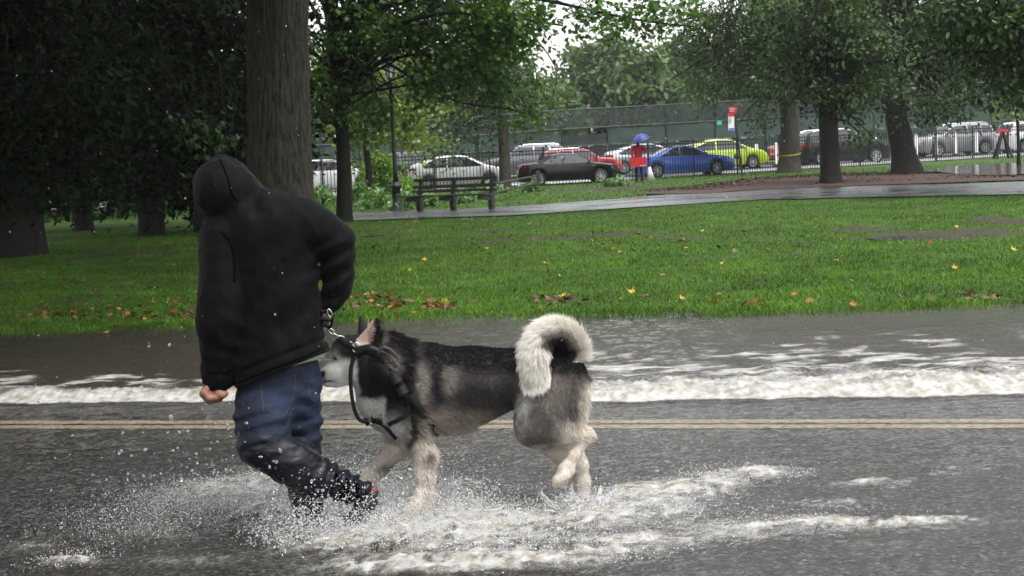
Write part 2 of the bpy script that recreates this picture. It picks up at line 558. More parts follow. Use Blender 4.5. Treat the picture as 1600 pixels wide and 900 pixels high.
def mudmask(x, y):
    out = np.zeros_like(x)
    for (px, py, rx, ry, a) in MUDS:
        c = ground(px, py, GZ); d = c[1]
        sx = rx * d / F; sy = ry * d * d / (F * (CAMZ - GZ))
        out = np.maximum(out, a * np.exp(-((x - c[0]) / sx) ** 2 - ((y - c[1]) / sy) ** 2))
    return sstep(0.30, 0.60, out * (1 + 1.5 * n2(x, y, 2.2, 9.0, 4)) + 0.22 * n2(x, y, 7, 4.0))
mud = mudmask(VL[:, 0], VL[:, 1])
mud = np.maximum(mud, sstep(-0.1, -0.9, VL[:, 1] - lawn_edge_y(VL[:, 0])) * 1.0)
lawn = obj('lawn', mesh_from('lawn', VL, Q, M_SOIL, True, {'mud': mud})); tag(lawn, kind='structure')

# ---- flooded road with its double line
ROADV = [(-90, -20, -0.02), (90, -20, -0.02), (90, 12.6, -0.02), (-90, 22, -0.02)]
e0 = LAWN_EDGE
rp = [(-90, -20, 0.0), (90, -20, 0.0)] + [(float(x), float(y) + 0.35, 0.0) for x, y, _ in e0[::-1]]
rp = [(-90, -20, 0.0), (90, -20, 0.0), (90, float(e0[-1, 1]), 0.0)] + rp[2:] + [(-90, float(e0[0, 1]), 0.0)]
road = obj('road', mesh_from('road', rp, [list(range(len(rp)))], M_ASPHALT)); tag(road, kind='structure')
La, Lb = ground(0, 664.5), ground(1600, 662.5)
ld = (Lb - La) / np.linalg.norm(Lb - La); ln = np.array([-ld[1], ld[0], 0])
for off in (-0.075, 0.075):
    c = (La + Lb) / 2 + ln * off
    nseg = 900
    tt = np.linspace(-30, 30, nseg)
    w0 = 0.050 + 0.007 * gnoise(np.stack([tt * 14, tt * 0 + off * 50, tt * 0], 1)); wb = 0.012 * fbm(np.stack([tt * 3.1, tt * 0 + off * 30, tt * 0 + 4], 1), 4)
    A = c + ld * tt[:, None] + ln * (wb - w0)[:, None]; B = c + ld * tt[:, None] + ln * (wb + w0)[:, None]
    A[:, 2] = B[:, 2] = 0.004
    i = np.arange(nseg - 1)
    o = obj('marking_line', mesh_from('marking_line', np.concatenate([A, B]), np.stack([i, i + 1, nseg + i + 1, nseg + i], 1), M_LINE), road)

# ---- park path
def strip_sheet(name, near, far, z, mt, n=160, x0=-60, x1=70, jit=0.05):
    xx = np.linspace(x0, x1, n)
    yn = np.interp(xx, near[:, 0], near[:, 1]) + jit * gnoise(np.stack([xx * 1.1, xx * 0, xx * 0 + 5], 1))
    yf = np.interp(xx, far[:, 0], far[:, 1]) + jit * gnoise(np.stack([xx * 1.1, xx * 0, xx * 0 + 9], 1))
    rows = 6
    V = []
    for j in range(rows):
        t = j / (rows - 1)
        yy = yn * (1 - t) + yf * t
        V.append(np.stack([xx, yy, np.full(n, z) + 0.012 * math.sin(math.pi * t)], 1))
    V = np.concatenate(V)
    idx = np.arange(rows * n).reshape(rows, n)
    Q = np.stack([idx[:-1, :-1], idx[:-1, 1:], idx[1:, 1:], idx[1:, :-1]], -1).reshape(-1, 4)
    o = obj(name, mesh_from(name, V, Q, mt, True)); tag(o, kind='structure'); return o
strip_sheet('path', PATH_NEAR, PATH_FAR, GZ + 0.03, M_PATH, x0=-6.2, jit=0.25)

# ---- bark mulch bed and standing puddles
def blob_sheet(name, pts, z, mt, dome=0.0, jit=0.3):
    W_ = np.array([ground(a, b, z) for a, b in pts])
    ring = np.array(catmull(list(W_) + [W_[0]], 10))[:-1]
    c = ring.mean(0)
    ring = ring + jit * np.stack([gnoise(ring * 1.3), gnoise(ring * 1.3 + 7), 0 * ring[:, 0]], 1)
    k = len(ring); V = []
    for j, t in enumerate((0.0, 0.35, 0.7, 0.9, 1.0)):
        rr = c + (ring - c) * t
        rr[:, 2] = z + dome * (1 - t * t)
        V.append(rr)
    V = np.concatenate(V)
    idx = np.arange(5 * k).reshape(5, k)
    nxt = np.roll(idx, -1, 1)
    Q = np.stack([idx[:-1], nxt[:-1], nxt[1:], idx[1:]], -1).reshape(-1, 4)
    o = obj(name, mesh_from(name, V, Q, mt, True)); tag(o, kind='structure'); return o
blob_sheet('mulch_bed', [(1060, 296), (1180, 280), (1300, 274), (1420, 272), (1640, 268), (1640, 278), (1500, 284), (1330, 290), (1180, 296), (1100, 302), (1000, 302)], GZ + 0.045, M_MULCH, 0.06)
blob_sheet('puddle', [(1440, 266), (1500, 259), (1600, 254), (1720, 248), (1720, 262), (1600, 272), (1520, 273), (1480, 270)], GZ + 0.10, M_PUDDLE, 0, 0.5)
blob_sheet('puddle', [(1360, 373), (1420, 369), (1500, 371), (1520, 376), (1440, 379), (1380, 378)], GZ + 0.012, M_PUDDLE, 0, 0.25)
blob_sheet('puddle', [(560, 367), (585, 364), (600, 366), (575, 369)], GZ + 0.022, M_PUDDLE, 0, 0.1)

# ---- street beyond the fence
def along(x0, x1, off0, off1, z, name, mt, n=60):
    xx = np.linspace(x0, x1, n)
    yb = np.interp(xx, np.concatenate([[-120], FENCE[:, 0], [120]]), np.concatenate([[50.0], FENCE[:, 1], [112.0]]))
    V = np.concatenate([np.stack([xx, yb + off0, np.full(n, z)], 1), np.stack([xx, yb + off1, np.full(n, z)], 1)])
    i = np.arange(n - 1)
    o = obj(name, mesh_from(name, V, np.stack([i, i + 1, n + i + 1, n + i], 1), mt)); tag(o, kind='structure'); return o
along(-110, 110, 0.6, 3.4, 0.10, 'pavement', M_WALK)
along(-110, 110, 3.56, 19, 0.07, 'street', M_STREET)
# kerb as a real step
xx = np.linspace(-110, 110, 60)
yb = np.interp(xx, np.concatenate([[-120], FENCE[:, 0], [120]]), np.concatenate([[50.0], FENCE[:, 1], [112.0]]))
V = np.concatenate([np.stack([xx, yb + a, np.full(60, z)], 1) for a, z in ((3.4, 0.0), (3.4, 0.17), (3.56, 0.17), (3.56, 0.0))])
i = np.arange(59)
Q = np.concatenate([np.stack([i + 60 * k, i + 1 + 60 * k, i + 1 + 60 * (k + 1), i + 60 * (k + 1)], 1) for k in range(3)])
tag(obj('kerb', mesh_from('kerb', V, Q, M_KERB)), kind='structure')
o = along(-110, 110, 19.2, 22.6, 0.14, 'verge', simple('verge_grass', (0.10, 0.20, 0.03), 0.8, var=0.4, vscale=3))
# ================================================================== FLOOD WATER
BORE = poly_world([(-900, 634), (0, 630), (320, 629), (650, 629), (930, 628), (1200, 625), (1300, 622), (1450, 621), (1600, 618), (2600, 600)], 0.03)
def bore_y(x): return np.interp(x, BORE[:, 0], BORE[:, 1])
def wblob(px, py, rx, ry):
    c = ground(px, py, 0.03); d = c[1]
    return c[0], c[1], rx * d / F, ry * d * d / (F * CAMZ)
TURB = [(640, 812, 150, 34, 1.15), (735, 835, 110, 30, 1.05), (570, 800, 90, 40, 0.95), (330, 770, 130, 26, .62), (420, 800, 90, 30, .55), (250, 835, 110, 22, .42), (900, 812, 80, 24, .72), (1010, 800, 110, 26, .72),
        (1180, 742, 90, 10, .9), (1090, 765, 80, 14, 1.0), (1350, 758, 70, 7, .68), (1230, 825, 160, 16, .74), (1420, 820, 120, 8, .75), (850, 875, 170, 16, .72), (1010, 850, 150, 14, .68), (610, 885, 120, 14, .6),
        (110, 882, 46, 10, .75), (40, 860, 70, 14, .45), (720, 758, 90, 10, .45), (450, 750, 100, 16, .45), (1300, 788, 90, 8, .45), (700, 890, 220, 14, .55), (990, 770, 60, 14, .6), (560, 840, 110, 26, .6), (300, 880, 160, 16, .38), (1480, 735, 120, 7, .35)]
TURBW = [wblob(*t[:4]) + (t[4],) for t in TURB]
def turb(x, y):
    out = np.zeros_like(x)
    for cx, cy, sx, sy, a in TURBW:
        g = a * np.exp(-((x - cx) / sx) ** 2 * 0.9 - ((y - cy) / sy) ** 2 * 0.9)
        out = out + g - out * g * 0.55
    return out
def water_fields(x, y):
    wob = 0.16 * n2(x, y * 0, 1.0, 2.0) + 0.08 * n2(x, y * 0, 5.0, 5.0) + 0.035 * n2(x, y * 0, 17.0, 6.0)
    e = y - bore_y(x) - wob                            # >0 beyond the front
    band = np.interp(x, [-4, -2, 0.3, 2, 4], [0.62, 0.6, 0.9, 1.15, 1.15])
    band = band * np.maximum(0.85 + 0.6 * n2(x, y * 0, 1.9, 7.0) + 0.4 * n2(x, y * 0, 6.0, 11.0), 0.68)
    t = e / np.maximum(band, 0.2)
    rise = sstep(-0.03, 0.22, e); front = sstep(-0.025, 0.02, e)
    # near sheet
    warp = 0.25 * n2(x, y, 2.5, 31)
    tb = turb(x + warp * 0.35, y + warp * 0.25)
    rip = n2(x * 0.75, y * 1.15, 16, 8, 3) * 0.0045 + n2(x * 0.6, y * 1.5, 5.0, 12, 2) * 0.006
    wx_ = x + 0.12 * n2(x, y, 2.7, 41, 3); wy_ = y + 0.14 * n2(x, y, 2.9, 42, 3)
    rg = 1 - np.abs(n2(wx_, wy_, 4.3, 40, 5)) * 2.2
    rg2 = 1 - np.abs(n2(x * 0.8, y * 1.2, 13, 44, 3)) * 2.2
    near = 0.034 + rip + tb * (0.016 * rg + 0.024 * rg2 + 0.020 * n2(x, y, 24, 47, 3))
    # far sheet with the foaming front
    far = 0.072 + n2(x * 0.8, y * 1.4, 6.5, 20, 3) * 0.012 + n2(x, y * 1.3, 16, 22, 2) * 0.004 + n2(x * 0.6, y, 1.6, 21, 2) * 0.01
    bil = np.abs(n2(x, y, 7.0, 60, 4)); bil2 = np.abs(n2(x, y, 19.0, 61, 3))
    crest = np.exp(-((t - 0.42) / 0.42) ** 2)
    big = 0.7 + 0.9 * n2(x, y * 0.4, 1.7, 65, 2)
    far = far + crest * (0.034 * big + 0.045 * bil + 0.030 * bil2 + 0.016 * n2(x, y, 30, 62, 2))
    h = near * (1 - rise) + far * rise
    # foam
    cov = np.interp(t, [-0.06, -0.01, 0.30, 0.62, 1.0, 1.9, 3.6], [0.35, 1.05, 0.72, 0.54, 0.44, 0.34, 0.18])
    fn = n2(x * 0.55, y * 1.2, 4.0, 70, 5)
    lace = 1 - np.abs(n2(x * 0.5, y * 1.5, 3.2, 71, 4)) * 3.2
    foam_far = sstep(0.34, 0.86, cov + fn * 0.55 + 0.30 * np.maximum(lace, 0) * sstep(0.6, 1.2, t) * sstep(3.8, 1.0, t))
    nn = n2(x * 0.65, y * 1.1, 9, 80, 5)
    lace2 = 1 - np.abs(n2(x * 0.6, y * 1.4, 6.5, 81, 5)) * 2.8
    hf = n2(x * 0.8, y, 34, 83, 3)
    foam_near = 0.80 * sstep(0.30, 1.25, hf * 0.45 + tb * 0.62 + nn * 0.75 + np.maximum(lace2, -0.5) * 0.55 * np.minimum(tb * 1.6, 1))
    wx = x + 0.11 * n2(x, y, 3.3, 87, 3); wy = y + 0.13 * n2(x, y, 3.7, 88, 3)
    l1 = np.maximum(1 - np.abs(n2(wx * 0.75, wy * 1.15, 6.0, 85, 5)) * 4.2, 0); l2 = np.maximum(1 - np.abs(n2(wx * 0.8, wy * 1.1, 15, 86, 4)) * 3.4, 0)
    tbm = np.clip(tb, 0, 1.15)
    foam_near = np.clip(tbm ** 1.1 * (0.55 * l1 + 0.52 * l2 + 0.34 * hf + 0.42 * nn + 0.33), 0, 0.97)
    rain = sstep(0.50, 0.60, n2(x * 0.7, y * 1.2, 38, 90, 2)) * 0.25
    foam = foam_far * front + np.maximum(foam_near, rain * 0.5) * (1 - front)
    turbid = 0.50 * rise + (0.05 + 0.40 * np.minimum(tb, 1)) * (1 - rise)
    return h, np.clip(foam, 0, 1), turbid
xs = np.concatenate([np.linspace(-90, -7, 30), np.linspace(-6.7, -3.6, 60), np.arange(-3.5, 3.7, 0.0135), np.linspace(3.75, 7.5, 60), np.linspace(8, 90, 30)])
ys = np.concatenate([np.linspace(-20, 4.0, 12), np.arange(4.5, 7.6, 0.016), np.arange(7.6, 9.6, 0.022), np.arange(9.6, 13.6, 0.035), np.linspace(13.9, 24, 12)])
X, Y = np.meshgrid(xs, ys)
x, y = X.ravel(), Y.ravel()
h, foam, turbid = water_fields(x, y)
inside = (x > -7) & (x < 8) & (y > 3.9)
h = np.where(inside, h, 0.05 + 0 * h); foam = np.where(inside, foam, foam * 0)
nx, ny = len(xs), len(ys)
idx = np.arange(nx * ny).reshape(ny, nx)
Q = np.stack([idx[:-1, :-1], idx[:-1, 1:], idx[1:, 1:], idx[1:, :-1]], -1).reshape(-1, 4)
# drop the part that would lie under dry lawn
qy = y[Q].mean(1); qx = x[Q].mean(1)
Q = Q[qy < lawn_edge_y(qx) + 0.5]

mt, nt, b = newmat('flood_water')
out = nt.nodes['Material Output']
fa = N(nt, 'ShaderNodeAttribute', attribute_name='foam')
ta = N(nt, 'ShaderNodeAttribute', attribute_name='turbid')
nA = noise_tex(nt, 34, 4, 0.65, stretch=(0.5, 1.0, 1)); nC = noise_tex(nt, 6.5, 3, 0.6, stretch=(0.42, 1.2, 1))
nB = noise_tex(nt, 95, 3, 0.65, stretch=(0.55, 1.0, 1))
addn = N(nt, 'ShaderNodeMath', operation='MULTIPLY_ADD'); addn.inputs[1].default_value = 0.75
nt.links.new(nB.outputs[0], addn.inputs[0]); nt.links.new(nA.outputs[0], addn.inputs[2])
bmp = nt.nodes.new('ShaderNodeBump'); bmp.inputs['Strength'].default_value = 1.0; bmp.inputs['Distance'].default_value = 0.012
ctb = N(nt, 'ShaderNodeMath', operation='MULTIPLY'); nt.links.new(ta.outputs['Fac'], ctb.inputs[0]); nt.links.new(nC.outputs[0], ctb.inputs[1])
ct2 = N(nt, 'ShaderNodeMath', operation='MULTIPLY_ADD'); ct2.inputs[1].default_value = 4.6
nt.links.new(ctb.outputs[0], ct2.inputs[0]); nt.links.new(addn.outputs[0], ct2.inputs[2])
nt.links.new(ct2.outputs[0], bmp.inputs['Height'])
gl = N(nt, 'ShaderNodeBsdfGlossy'); gl.inputs['Roughness'].default_value = 0.05; gl.inputs['Color'].default_value = (1, 1, 1, 1)
nt.links.new(bmp.outputs[0], gl.inputs['Normal'])
trn = nt.nodes.new('ShaderNodeBsdfTransparent'); trn.inputs[0].default_value = (0.93, 0.92, 0.90, 1)
dif = nt.nodes.new('ShaderNodeBsdfDiffuse'); dif.inputs[0].default_value = (0.070, 0.060, 0.042, 1)
nt.links.new(bmp.outputs[0], dif.inputs['Normal'])
m1 = nt.nodes.new('ShaderNodeMixShader')
nt.links.new(ta.outputs['Fac'], m1.inputs[0]); nt.links.new(trn.outputs[0], m1.inputs[1]); nt.links.new(dif.outputs[0], m1.inputs[2])
fr = nt.nodes.new('ShaderNodeFresnel'); fr.inputs[0].default_value = 1.34
nt.links.new(bmp.outputs[0], fr.inputs['Normal'])
m2 = nt.nodes.new('ShaderNodeMixShader')
nt.links.new(fr.outputs[0], m2.inputs[0]); nt.links.new(m1.outputs[0], m2.inputs[1]); nt.links.new(gl.outputs[0], m2.inputs[2])
fd = nt.nodes.new('ShaderNodeBsdfPrincipled')
nF = noise_tex(nt, 14, 5, 0.65)
rF = ramp(nt, nF.outputs[0], [(0.34, (0.27, 0.235, 0.17)), (0.60, (0.54, 0.535, 0.515))])
nt.links.new(rF.outputs[0], fd.inputs['Base Color']); fd.inputs['Roughness'].default_value = 0.45
nG = noise_tex(nt, 130, 3, 0.7)
b2 = nt.nodes.new('ShaderNodeBump'); b2.inputs['Strength'].default_value = 0.9; b2.inputs['Distance'].default_value = 0.008
nt.links.new(nG.outputs[0], b2.inputs['Height']); nt.links.new(b2.outputs[0], fd.inputs['Normal'])
# bubbly break-up of the foam edge
fm = N(nt, 'ShaderNodeMath', operation='MULTIPLY_ADD'); fm.inputs[1].default_value = 0.9; fm.inputs[2].default_value = -0.45
nt.links.new(nG.outputs[0], fm.inputs[0])
fs = N(nt, 'ShaderNodeMath', operation='ADD'); nt.links.new(fm.outputs[0], fs.inputs[0]); nt.links.new(fa.outputs['Fac'], fs.inputs[1])
fr2 = N(nt, 'ShaderNodeMapRange', interpolation_type='SMOOTHSTEP'); fr2.inputs['From Min'].default_value = 0.22; fr2.inputs['From Max'].default_value = 0.98
nt.links.new(fs.outputs[0], fr2.inputs[0])
m3 = nt.nodes.new('ShaderNodeMixShader')
nt.links.new(fr2.outputs[0], m3.inputs[0]); nt.links.new(m2.outputs[0], m3.inputs[1]); nt.links.new(fd.outputs[0], m3.inputs[2])
nt.links.new(m3.outputs[0], out.inputs[0])
nt.nodes.remove(b)
M_FLOOD = mt
fw = obj('flood_water', mesh_from('flood_water', np.stack([x, y, h], 1), Q, M_FLOOD, True, {'foam': foam, 'turbid': turbid})); tag(fw, kind='structure')

# ---- drops and froth thrown up: small closed beads
mt, nt, b = newmat('water_drop')
b.inputs['Base Color'].default_value = (0.95, 0.96, 0.98, 1)
b.inputs['Roughness'].default_value = 0.03; b.inputs['IOR'].default_value = 1.33
b.inputs['Transmission Weight'].default_value = 0.85
M_DROP = mt
mt, nt, b = newmat('froth')
b.inputs['Base Color'].default_value = (0.86, 0.86, 0.86, 1); b.inputs['Roughness'].default_value = 0.15
b.inputs['Transmission Weight'].default_value = 0.35; b.inputs['IOR'].default_value = 1.33
M_FROTH = mt
def ico():
    bm = bmesh.new(); bmesh.ops.create_icosphere(bm, subdivisions=1, radius=1.0)
    V = np.array([v.co[:] for v in bm.verts]); Fc = np.array([[v.index for v in f.verts] for f in bm.faces]); bm.free(); return V, Fc
def ico2():
    bm = bmesh.new(); bmesh.ops.create_icosphere(bm, subdivisions=2, radius=1.0)
    V = np.array([v.co[:] for v in bm.verts]); Fc = np.array([[v.index for v in f.verts] for f in bm.faces]); bm.free(); return V, Fc
def octa():
    V = np.array([(1, 0, 0), (-1, 0, 0), (0, 1, 0), (0, -1, 0), (0, 0, 1), (0, 0, -1)], float)
    return V, np.array([(0, 2, 4), (2, 1, 4), (1, 3, 4), (3, 0, 4), (2, 0, 5), (1, 2, 5), (3, 1, 5), (0, 3, 5)])
def beads(name, P, R, mt, base=None, stretch=0.0):
    V0, F0 = base or ico()
    n = len(P)
    D = rng.normal(size=(n, 3)); D[:, 2] += 0.4; D /= np.linalg.norm(D, axis=1)[:, None]
    st = 1 + stretch * rng.random(n) ** 2
    V = V0[None] * R[:, None, None]
    al = (V * D[:, None]).sum(-1, keepdims=True)
    V = V + D[:, None] * al * (st[:, None, None] - 1)
    V = V + P[:, None]
    Fc = F0[None] + (np.arange(n) * len(V0))[:, None, None]
    o = obj(name, mesh_from(name, V.reshape(-1, 3), Fc.reshape(-1, 3), mt, True)); tag(o, kind='stuff'); return o
def spray(specs):
    P = []; R = []
    for (px, py, rx, ry, n, hmax, r0, r1) in specs:
        cx, cy, sx, sy = wblob(px, py, rx, ry)
        x = cx + sx * rng.normal(size=n) * 0.7; y = cy + sy * rng.normal(size=n) * 0.7
        hh = rng.exponential(hmax * 0.35, n)
        z = 0.045 + np.minimum(hh, hmax * 1.6)
        P.append(np.stack([x, y, z], 1)); R.append(r0 + (r1 - r0) * rng.random(n) ** 3.5)
    return np.concatenate(P), np.concatenate(R)
P, R = spray([(640, 812, 110, 26, 10500, 0.15, .0009, .0044), (730, 832, 130, 26, 6500, 0.09, .0008, .0038), (560, 808, 80, 30, 5500, 0.14, .0008, .0042), (478, 842, 60, 13, 6000, 0.19, .0008, .0044), (545, 840, 60, 14, 3500, 0.14, .0008, .0044), (350, 780, 120, 26, 7000, 0.07, .0007, .0028),
              (430, 770, 70, 20, 1500, 0.12, .001, .004), (250, 820, 140, 26, 2000, 0.07, .0009, .003), (905, 805, 50, 16, 2200, 0.11, .0008, .0034), (1010, 800, 110, 22, 1500, 0.06, .001, .0035),
              (1140, 750, 90, 12, 1300, 0.05, .001, .0035), (850, 870, 160, 16, 1200, 0.05, .001, .004), (600, 740, 110, 20, 1000, 0.12, .0009, .003), (1200, 820, 160, 16, 900, 0.03, .001, .003), (110, 880, 50, 10, 500, 0.04, .001, .003)])
beads('splash_drops', P, R, M_FROTH, octa(), stretch=2.2)
P, R = spray([(640, 800, 80, 26, 11000, 0.13, .0006, .0020), (700, 825, 140, 28, 9000, 0.07, .0006, .0020), (590, 775, 60, 20, 4000, 0.15, .0006, .002), (500, 800, 80, 30, 6000, 0.10, .0006, .0020), (360, 780, 130, 26, 8000, 0.06, .0006, .0018), (910, 800, 50, 18, 3500, 0.08, .0006, .0018), (1010, 800, 120, 22, 3500, 0.04, .0006, .0018), (250, 815, 150, 34, 5000, 0.05, .0006, .0016), (830, 860, 180, 22, 3000, 0.03, .0006, .0018)])
beads('splash_mist', P, R, M_FROTH, octa(), stretch=2.5)
# larger clear drops that hang in the air beside the runner
n = 420
px = np.clip(rng.normal(330, 130, n), 60, 640); py = 800 - np.abs(rng.normal(0, 85, n)) - 20
d = rng.uniform(5.3, 6.3, n)
P = np.array([at(a, b_, c) for a, b_, c in zip(px, py, d)]); R = 0.0012 + 0.005 * rng.random(n) ** 5
keep = P[:, 2] > 0.05
P, R = P[keep], R[keep]
big = [(267, 652, 6), (227, 703, 5), (186, 708, 4), (192, 676, 4), (280, 675, 4), (307, 709, 4), (160, 797, 4), (95, 825, 5), (237, 757, 4), (206, 712, 4), (340, 690, 4), (262, 676, 4), (438, 704, 5), (432, 722, 5), (407, 714, 4), (487, 752, 5), (478, 762, 4), (513, 774, 4), (265, 538, 4), (283, 512, 3), (233, 541, 3), (200, 740, 4), (190, 705, 5), (355, 664, 5)]
P = np.concatenate([P, np.array([at(a, b_, 5.7) for a, b_, _ in big])]); R = np.concatenate([R, np.array([c * 5.7 / F * 0.55 for _, _, c in big])])
beads('flying_drops', P, R, M_DROP, ico2(), 0.7)
# ---- thin torn sheets of water pulled up round the feet
SV = []; SQ = []; SA = []
base = 0
for (px, py, rad, hgt, lean, a0, a1, sd) in [(655, 795, .15, .10, .05, 0, 6.28, 1), (600, 806, .18, .11, .06, 0, 6.28, 2), (545, 822, .16, .10, .05, 2.4, 7.4, 3), (905, 800, .09, .09, .04, 0, 6.28, 4), (700, 832, .26, .08, .08, 2.8, 6.6, 5), (480, 812, .15, .08, .05, 2.2, 6.2, 6), (760, 850, .22, .06, .06, 3.1, 6.3, 7), (1000, 815, .2, .05, .05, 3.1, 6.3, 8)]:
    c = ground(px, py, 0.03)
    na, nh = 150, 14
    a = np.linspace(a0, a1, na)
    for j in range(nh):
        t = j / (nh - 1)
        nz = fbm(np.stack([np.cos(a) * 2.2 + sd * 9, np.sin(a) * 2.2, np.full(na, t * 1.2)], 1), 4)
        nz2 = fbm(np.stack([np.cos(a) * 9 + sd, np.sin(a) * 9, np.full(na, t * 3)], 1), 3)
        r = rad + lean * t + 0.12 * nz * (0.3 + t) + 0.035 * nz2
        z = 0.02 + hgt * t * (0.75 + 1.4 * nz + 1.0 * nz2 * t)
        SV.append(np.stack([c[0] + r * np.cos(a), c[1] + 0.8 * r * np.sin(a), np.maximum(z, 0.0)], 1))
        SA.append(np.clip(nz2 * 1.5 + 0.95 - 0.95 * t, 0, 1))
    idx = base + np.arange(na * nh).reshape(nh, na)
    SQ.append(np.stack([idx[:-1, :-1], idx[:-1, 1:], idx[1:, 1:], idx[1:, :-1]], -1).reshape(-1, 4))
    base += na * nh
SV = np.concatenate(SV); SQ = np.concatenate(SQ); SA = np.concatenate(SA)
hole = SA[SQ].mean(1)
SQ = SQ[hole > 0.22]
mt, nt, b = newmat('splash_sheet')
out = nt.nodes['Material Output']
nS = noise_tex(nt, 60, 4, 0.7)
tr = nt.nodes.new('ShaderNodeBsdfTransparent'); tr.inputs[0].default_value = (0.95, 0.95, 0.95, 1)
b.inputs['Base Color'].default_value = (0.80, 0.80, 0.80, 1); b.inputs['Roughness'].default_value = 0.12
bumpn(nt, nS.outputs[0], 1.0, 0.01, b)
rS = ramp(nt, nS.outputs[0], [(0.40, 0.10), (0.62, 0.75)])
mx = nt.nodes.new('ShaderNodeMixShader'); nt.links.new(rS.outputs[0], mx.inputs[0]); nt.links.new(tr.outputs[0], mx.inputs[1]); nt.links.new(b.outputs[0], mx.inputs[2])
nt.links.new(mx.outputs[0], out.inputs[0])
so = obj('splash_sheets', mesh_from('splash_sheets', SV, SQ, mt, True)); tag(so, kind='stuff')

# ---- ropes of water drawn out between the drops
n = 1300
C_ = []
sp = [(640, 800, 90, 28, .30, .13), (720, 828, 120, 26, .24, .08), (560, 800, 60, 30, .2, .13), (905, 798, 34, 14, .08, .10), (1010, 802, 110, 20, .1, .04), (380, 785, 120, 24, .08, .05)]
pk = rng.choice(len(sp), n, p=np.array([s[4] for s in sp]) / sum(s[4] for s in sp))
pts = np.zeros((n, 6, 3)); rad = np.zeros((n, 6))
for i in range(n):
    s_ = sp[pk[i]]
    cx, cy, sx, sy = wblob(*s_[:4])
    p = np.array([cx + sx * .75 * rng.normal(), cy + sy * .75 * rng.normal(), .03 + abs(rng.normal()) * s_[5] * .25])
    a = rng.uniform(0, 6.283); v = np.array([math.cos(a) + (.5 if pk[i] in (1, 4) else -.1), .7 * math.sin(a), rng.uniform(.1, 1.1) * s_[5] / .1]); L = rng.uniform(.006, .020) * (.5 + s_[5] / .13)
    c = rng.normal(size=3) * .5
    for j in range(6):
        pts[i, j] = p; v = v + c * .35 + np.array([0, 0, -.30]); p = p + v / np.linalg.norm(v) * L * .45; c = c + rng.normal(size=3) * .25
    rad[i] = rng.uniform(.0007, .0030) * np.array([1, 1.15, .75, .95, .6, .9])
pts[:, :, 2] = np.maximum(pts[:, :, 2], .02)
hc = bpy.data.hair_curves.new('splash_ropes'); hc.add_curves([6] * n)
hc.points.foreach_set('position', pts.reshape(-1).astype(np.float32))
ra_ = hc.attributes.get('radius') or hc.attributes.new('radius', 'FLOAT', 'POINT'); ra_.data.foreach_set('value', rad.reshape(-1).astype(np.float32))
hc.materials.append(M_FROTH)
tag(obj('splash_ropes', hc), kind='stuff')
# ================================================================== GRASS
M_GRASS = leafmat('grass_blade', (0.028, 0.074, 0.007), (0.105, 0.215, 0.017), 0.5, 0.25, 0.15)
def grass(name, n, x0, x1, y0, y1, hmin, hmax, wid, seed, keepf, patch=True):
    r = np.random.default_rng(seed)
    u = r.random(n)
    y = y0 * (y1 / y0) ** u                       # thinner with distance
    half = y * 0.40 + 0.6
    x = np.clip((r.random(n) * 2 - 1) * half, x0, x1)
    k = keepf(x, y)
    x, y = x[k], y[k]
    mud = mudmask(x, y)
    k = (r.random(len(x)) > mud * 0.93) & (r.random(len(x)) > sstep(.15, .5, n2(x, y, 1.1, 93, 4)) * .5)
    x, y = x[k], y[k]; n = len(x)
    z = lawn_z(x, y)
    tall = 0.65 + 0.7 * np.clip(0.5 + n2(x, y, 0.9, 55, 3), 0, 1)
    h = (hmin + (hmax - hmin) * r.random(n) ** 1.5) * tall
    w = wid * (0.7 + 0.6 * r.random(n)) * (1 + y / 26)
    a = r.random(n) * 6.283
    lean = h * (0.25 + 0.9 * r.random(n))
    b_ = r.random(n) * 6.283
    p = np.stack([x, y, z - 0.004], 1)
    dx = np.stack([np.cos(a), np.sin(a), 0 * a], 1) * (w / 2)[:, None]
    ln_ = np.stack([np.cos(b_), np.sin(b_), 0 * a], 1) * lean[:, None]
    up = np.array([0, 0, 1.0])
    mid = p + ln_ * 0.35 + up * (h * 0.6)[:, None]
    tip = p + ln_ + up * (h * (0.95 - 0.25 * r.random(n)))[:, None]
    V = np.stack([p - dx, p + dx, mid + dx * 0.8, mid - dx * 0.8, tip], 1).reshape(-1, 3)
    base = np.arange(n)[:, None] * 5
    T = np.concatenate([base + np.array([0, 1, 2]), base + np.array([0, 2, 3]), base + np.array([3, 2, 4])])
    rnd = np.clip(0.42 + 0.75 * n2(x, y, 0.6, 77, 4) + 0.7 * n2(x, y, 2.6, 78, 3) + 0.28 * r.normal(size=n), 0, 1)
    o = obj(name, mesh_from(name, V, T, M_GRASS, False, {'rnd': np.repeat(rnd, 5)})); tag(o, kind='stuff'); return o
def k_near(x, y):
    return (y > lawn_edge_y(x) - 0.12) & (y < np.interp(x, PATH_NEAR[:, 0], PATH_NEAR[:, 1]) + 0.1)
def in_mulch(x, y):
    px, py, d = project(np.stack([x, y, np.full_like(x, GZ)], 1))
    lo = np.interp(px, [1000, 1100, 1180, 1330, 1500, 1640], [302, 301, 296, 290, 284, 278]); hi = np.interp(px, [1000, 1060, 1180, 1300, 1420, 1640], [301, 296, 280, 274, 271, 262])
    return (px > 1010) & (py < lo) & (py > hi)
def k_far(x, y):
    return (y > np.interp(x, PATH_FAR[:, 0], PATH_FAR[:, 1]) - 0.1) & (y < fence_y(x) + 0.2) & ~in_mulch(x, y)
grass('grass', 330000, -14, 15, 12.0, 36, 0.018, 0.062, 0.0045, 1, k_near)
grass('grass', 60000, -14, 26, 26.0, 62, 0.03, 0.10, 0.008, 2, k_far)
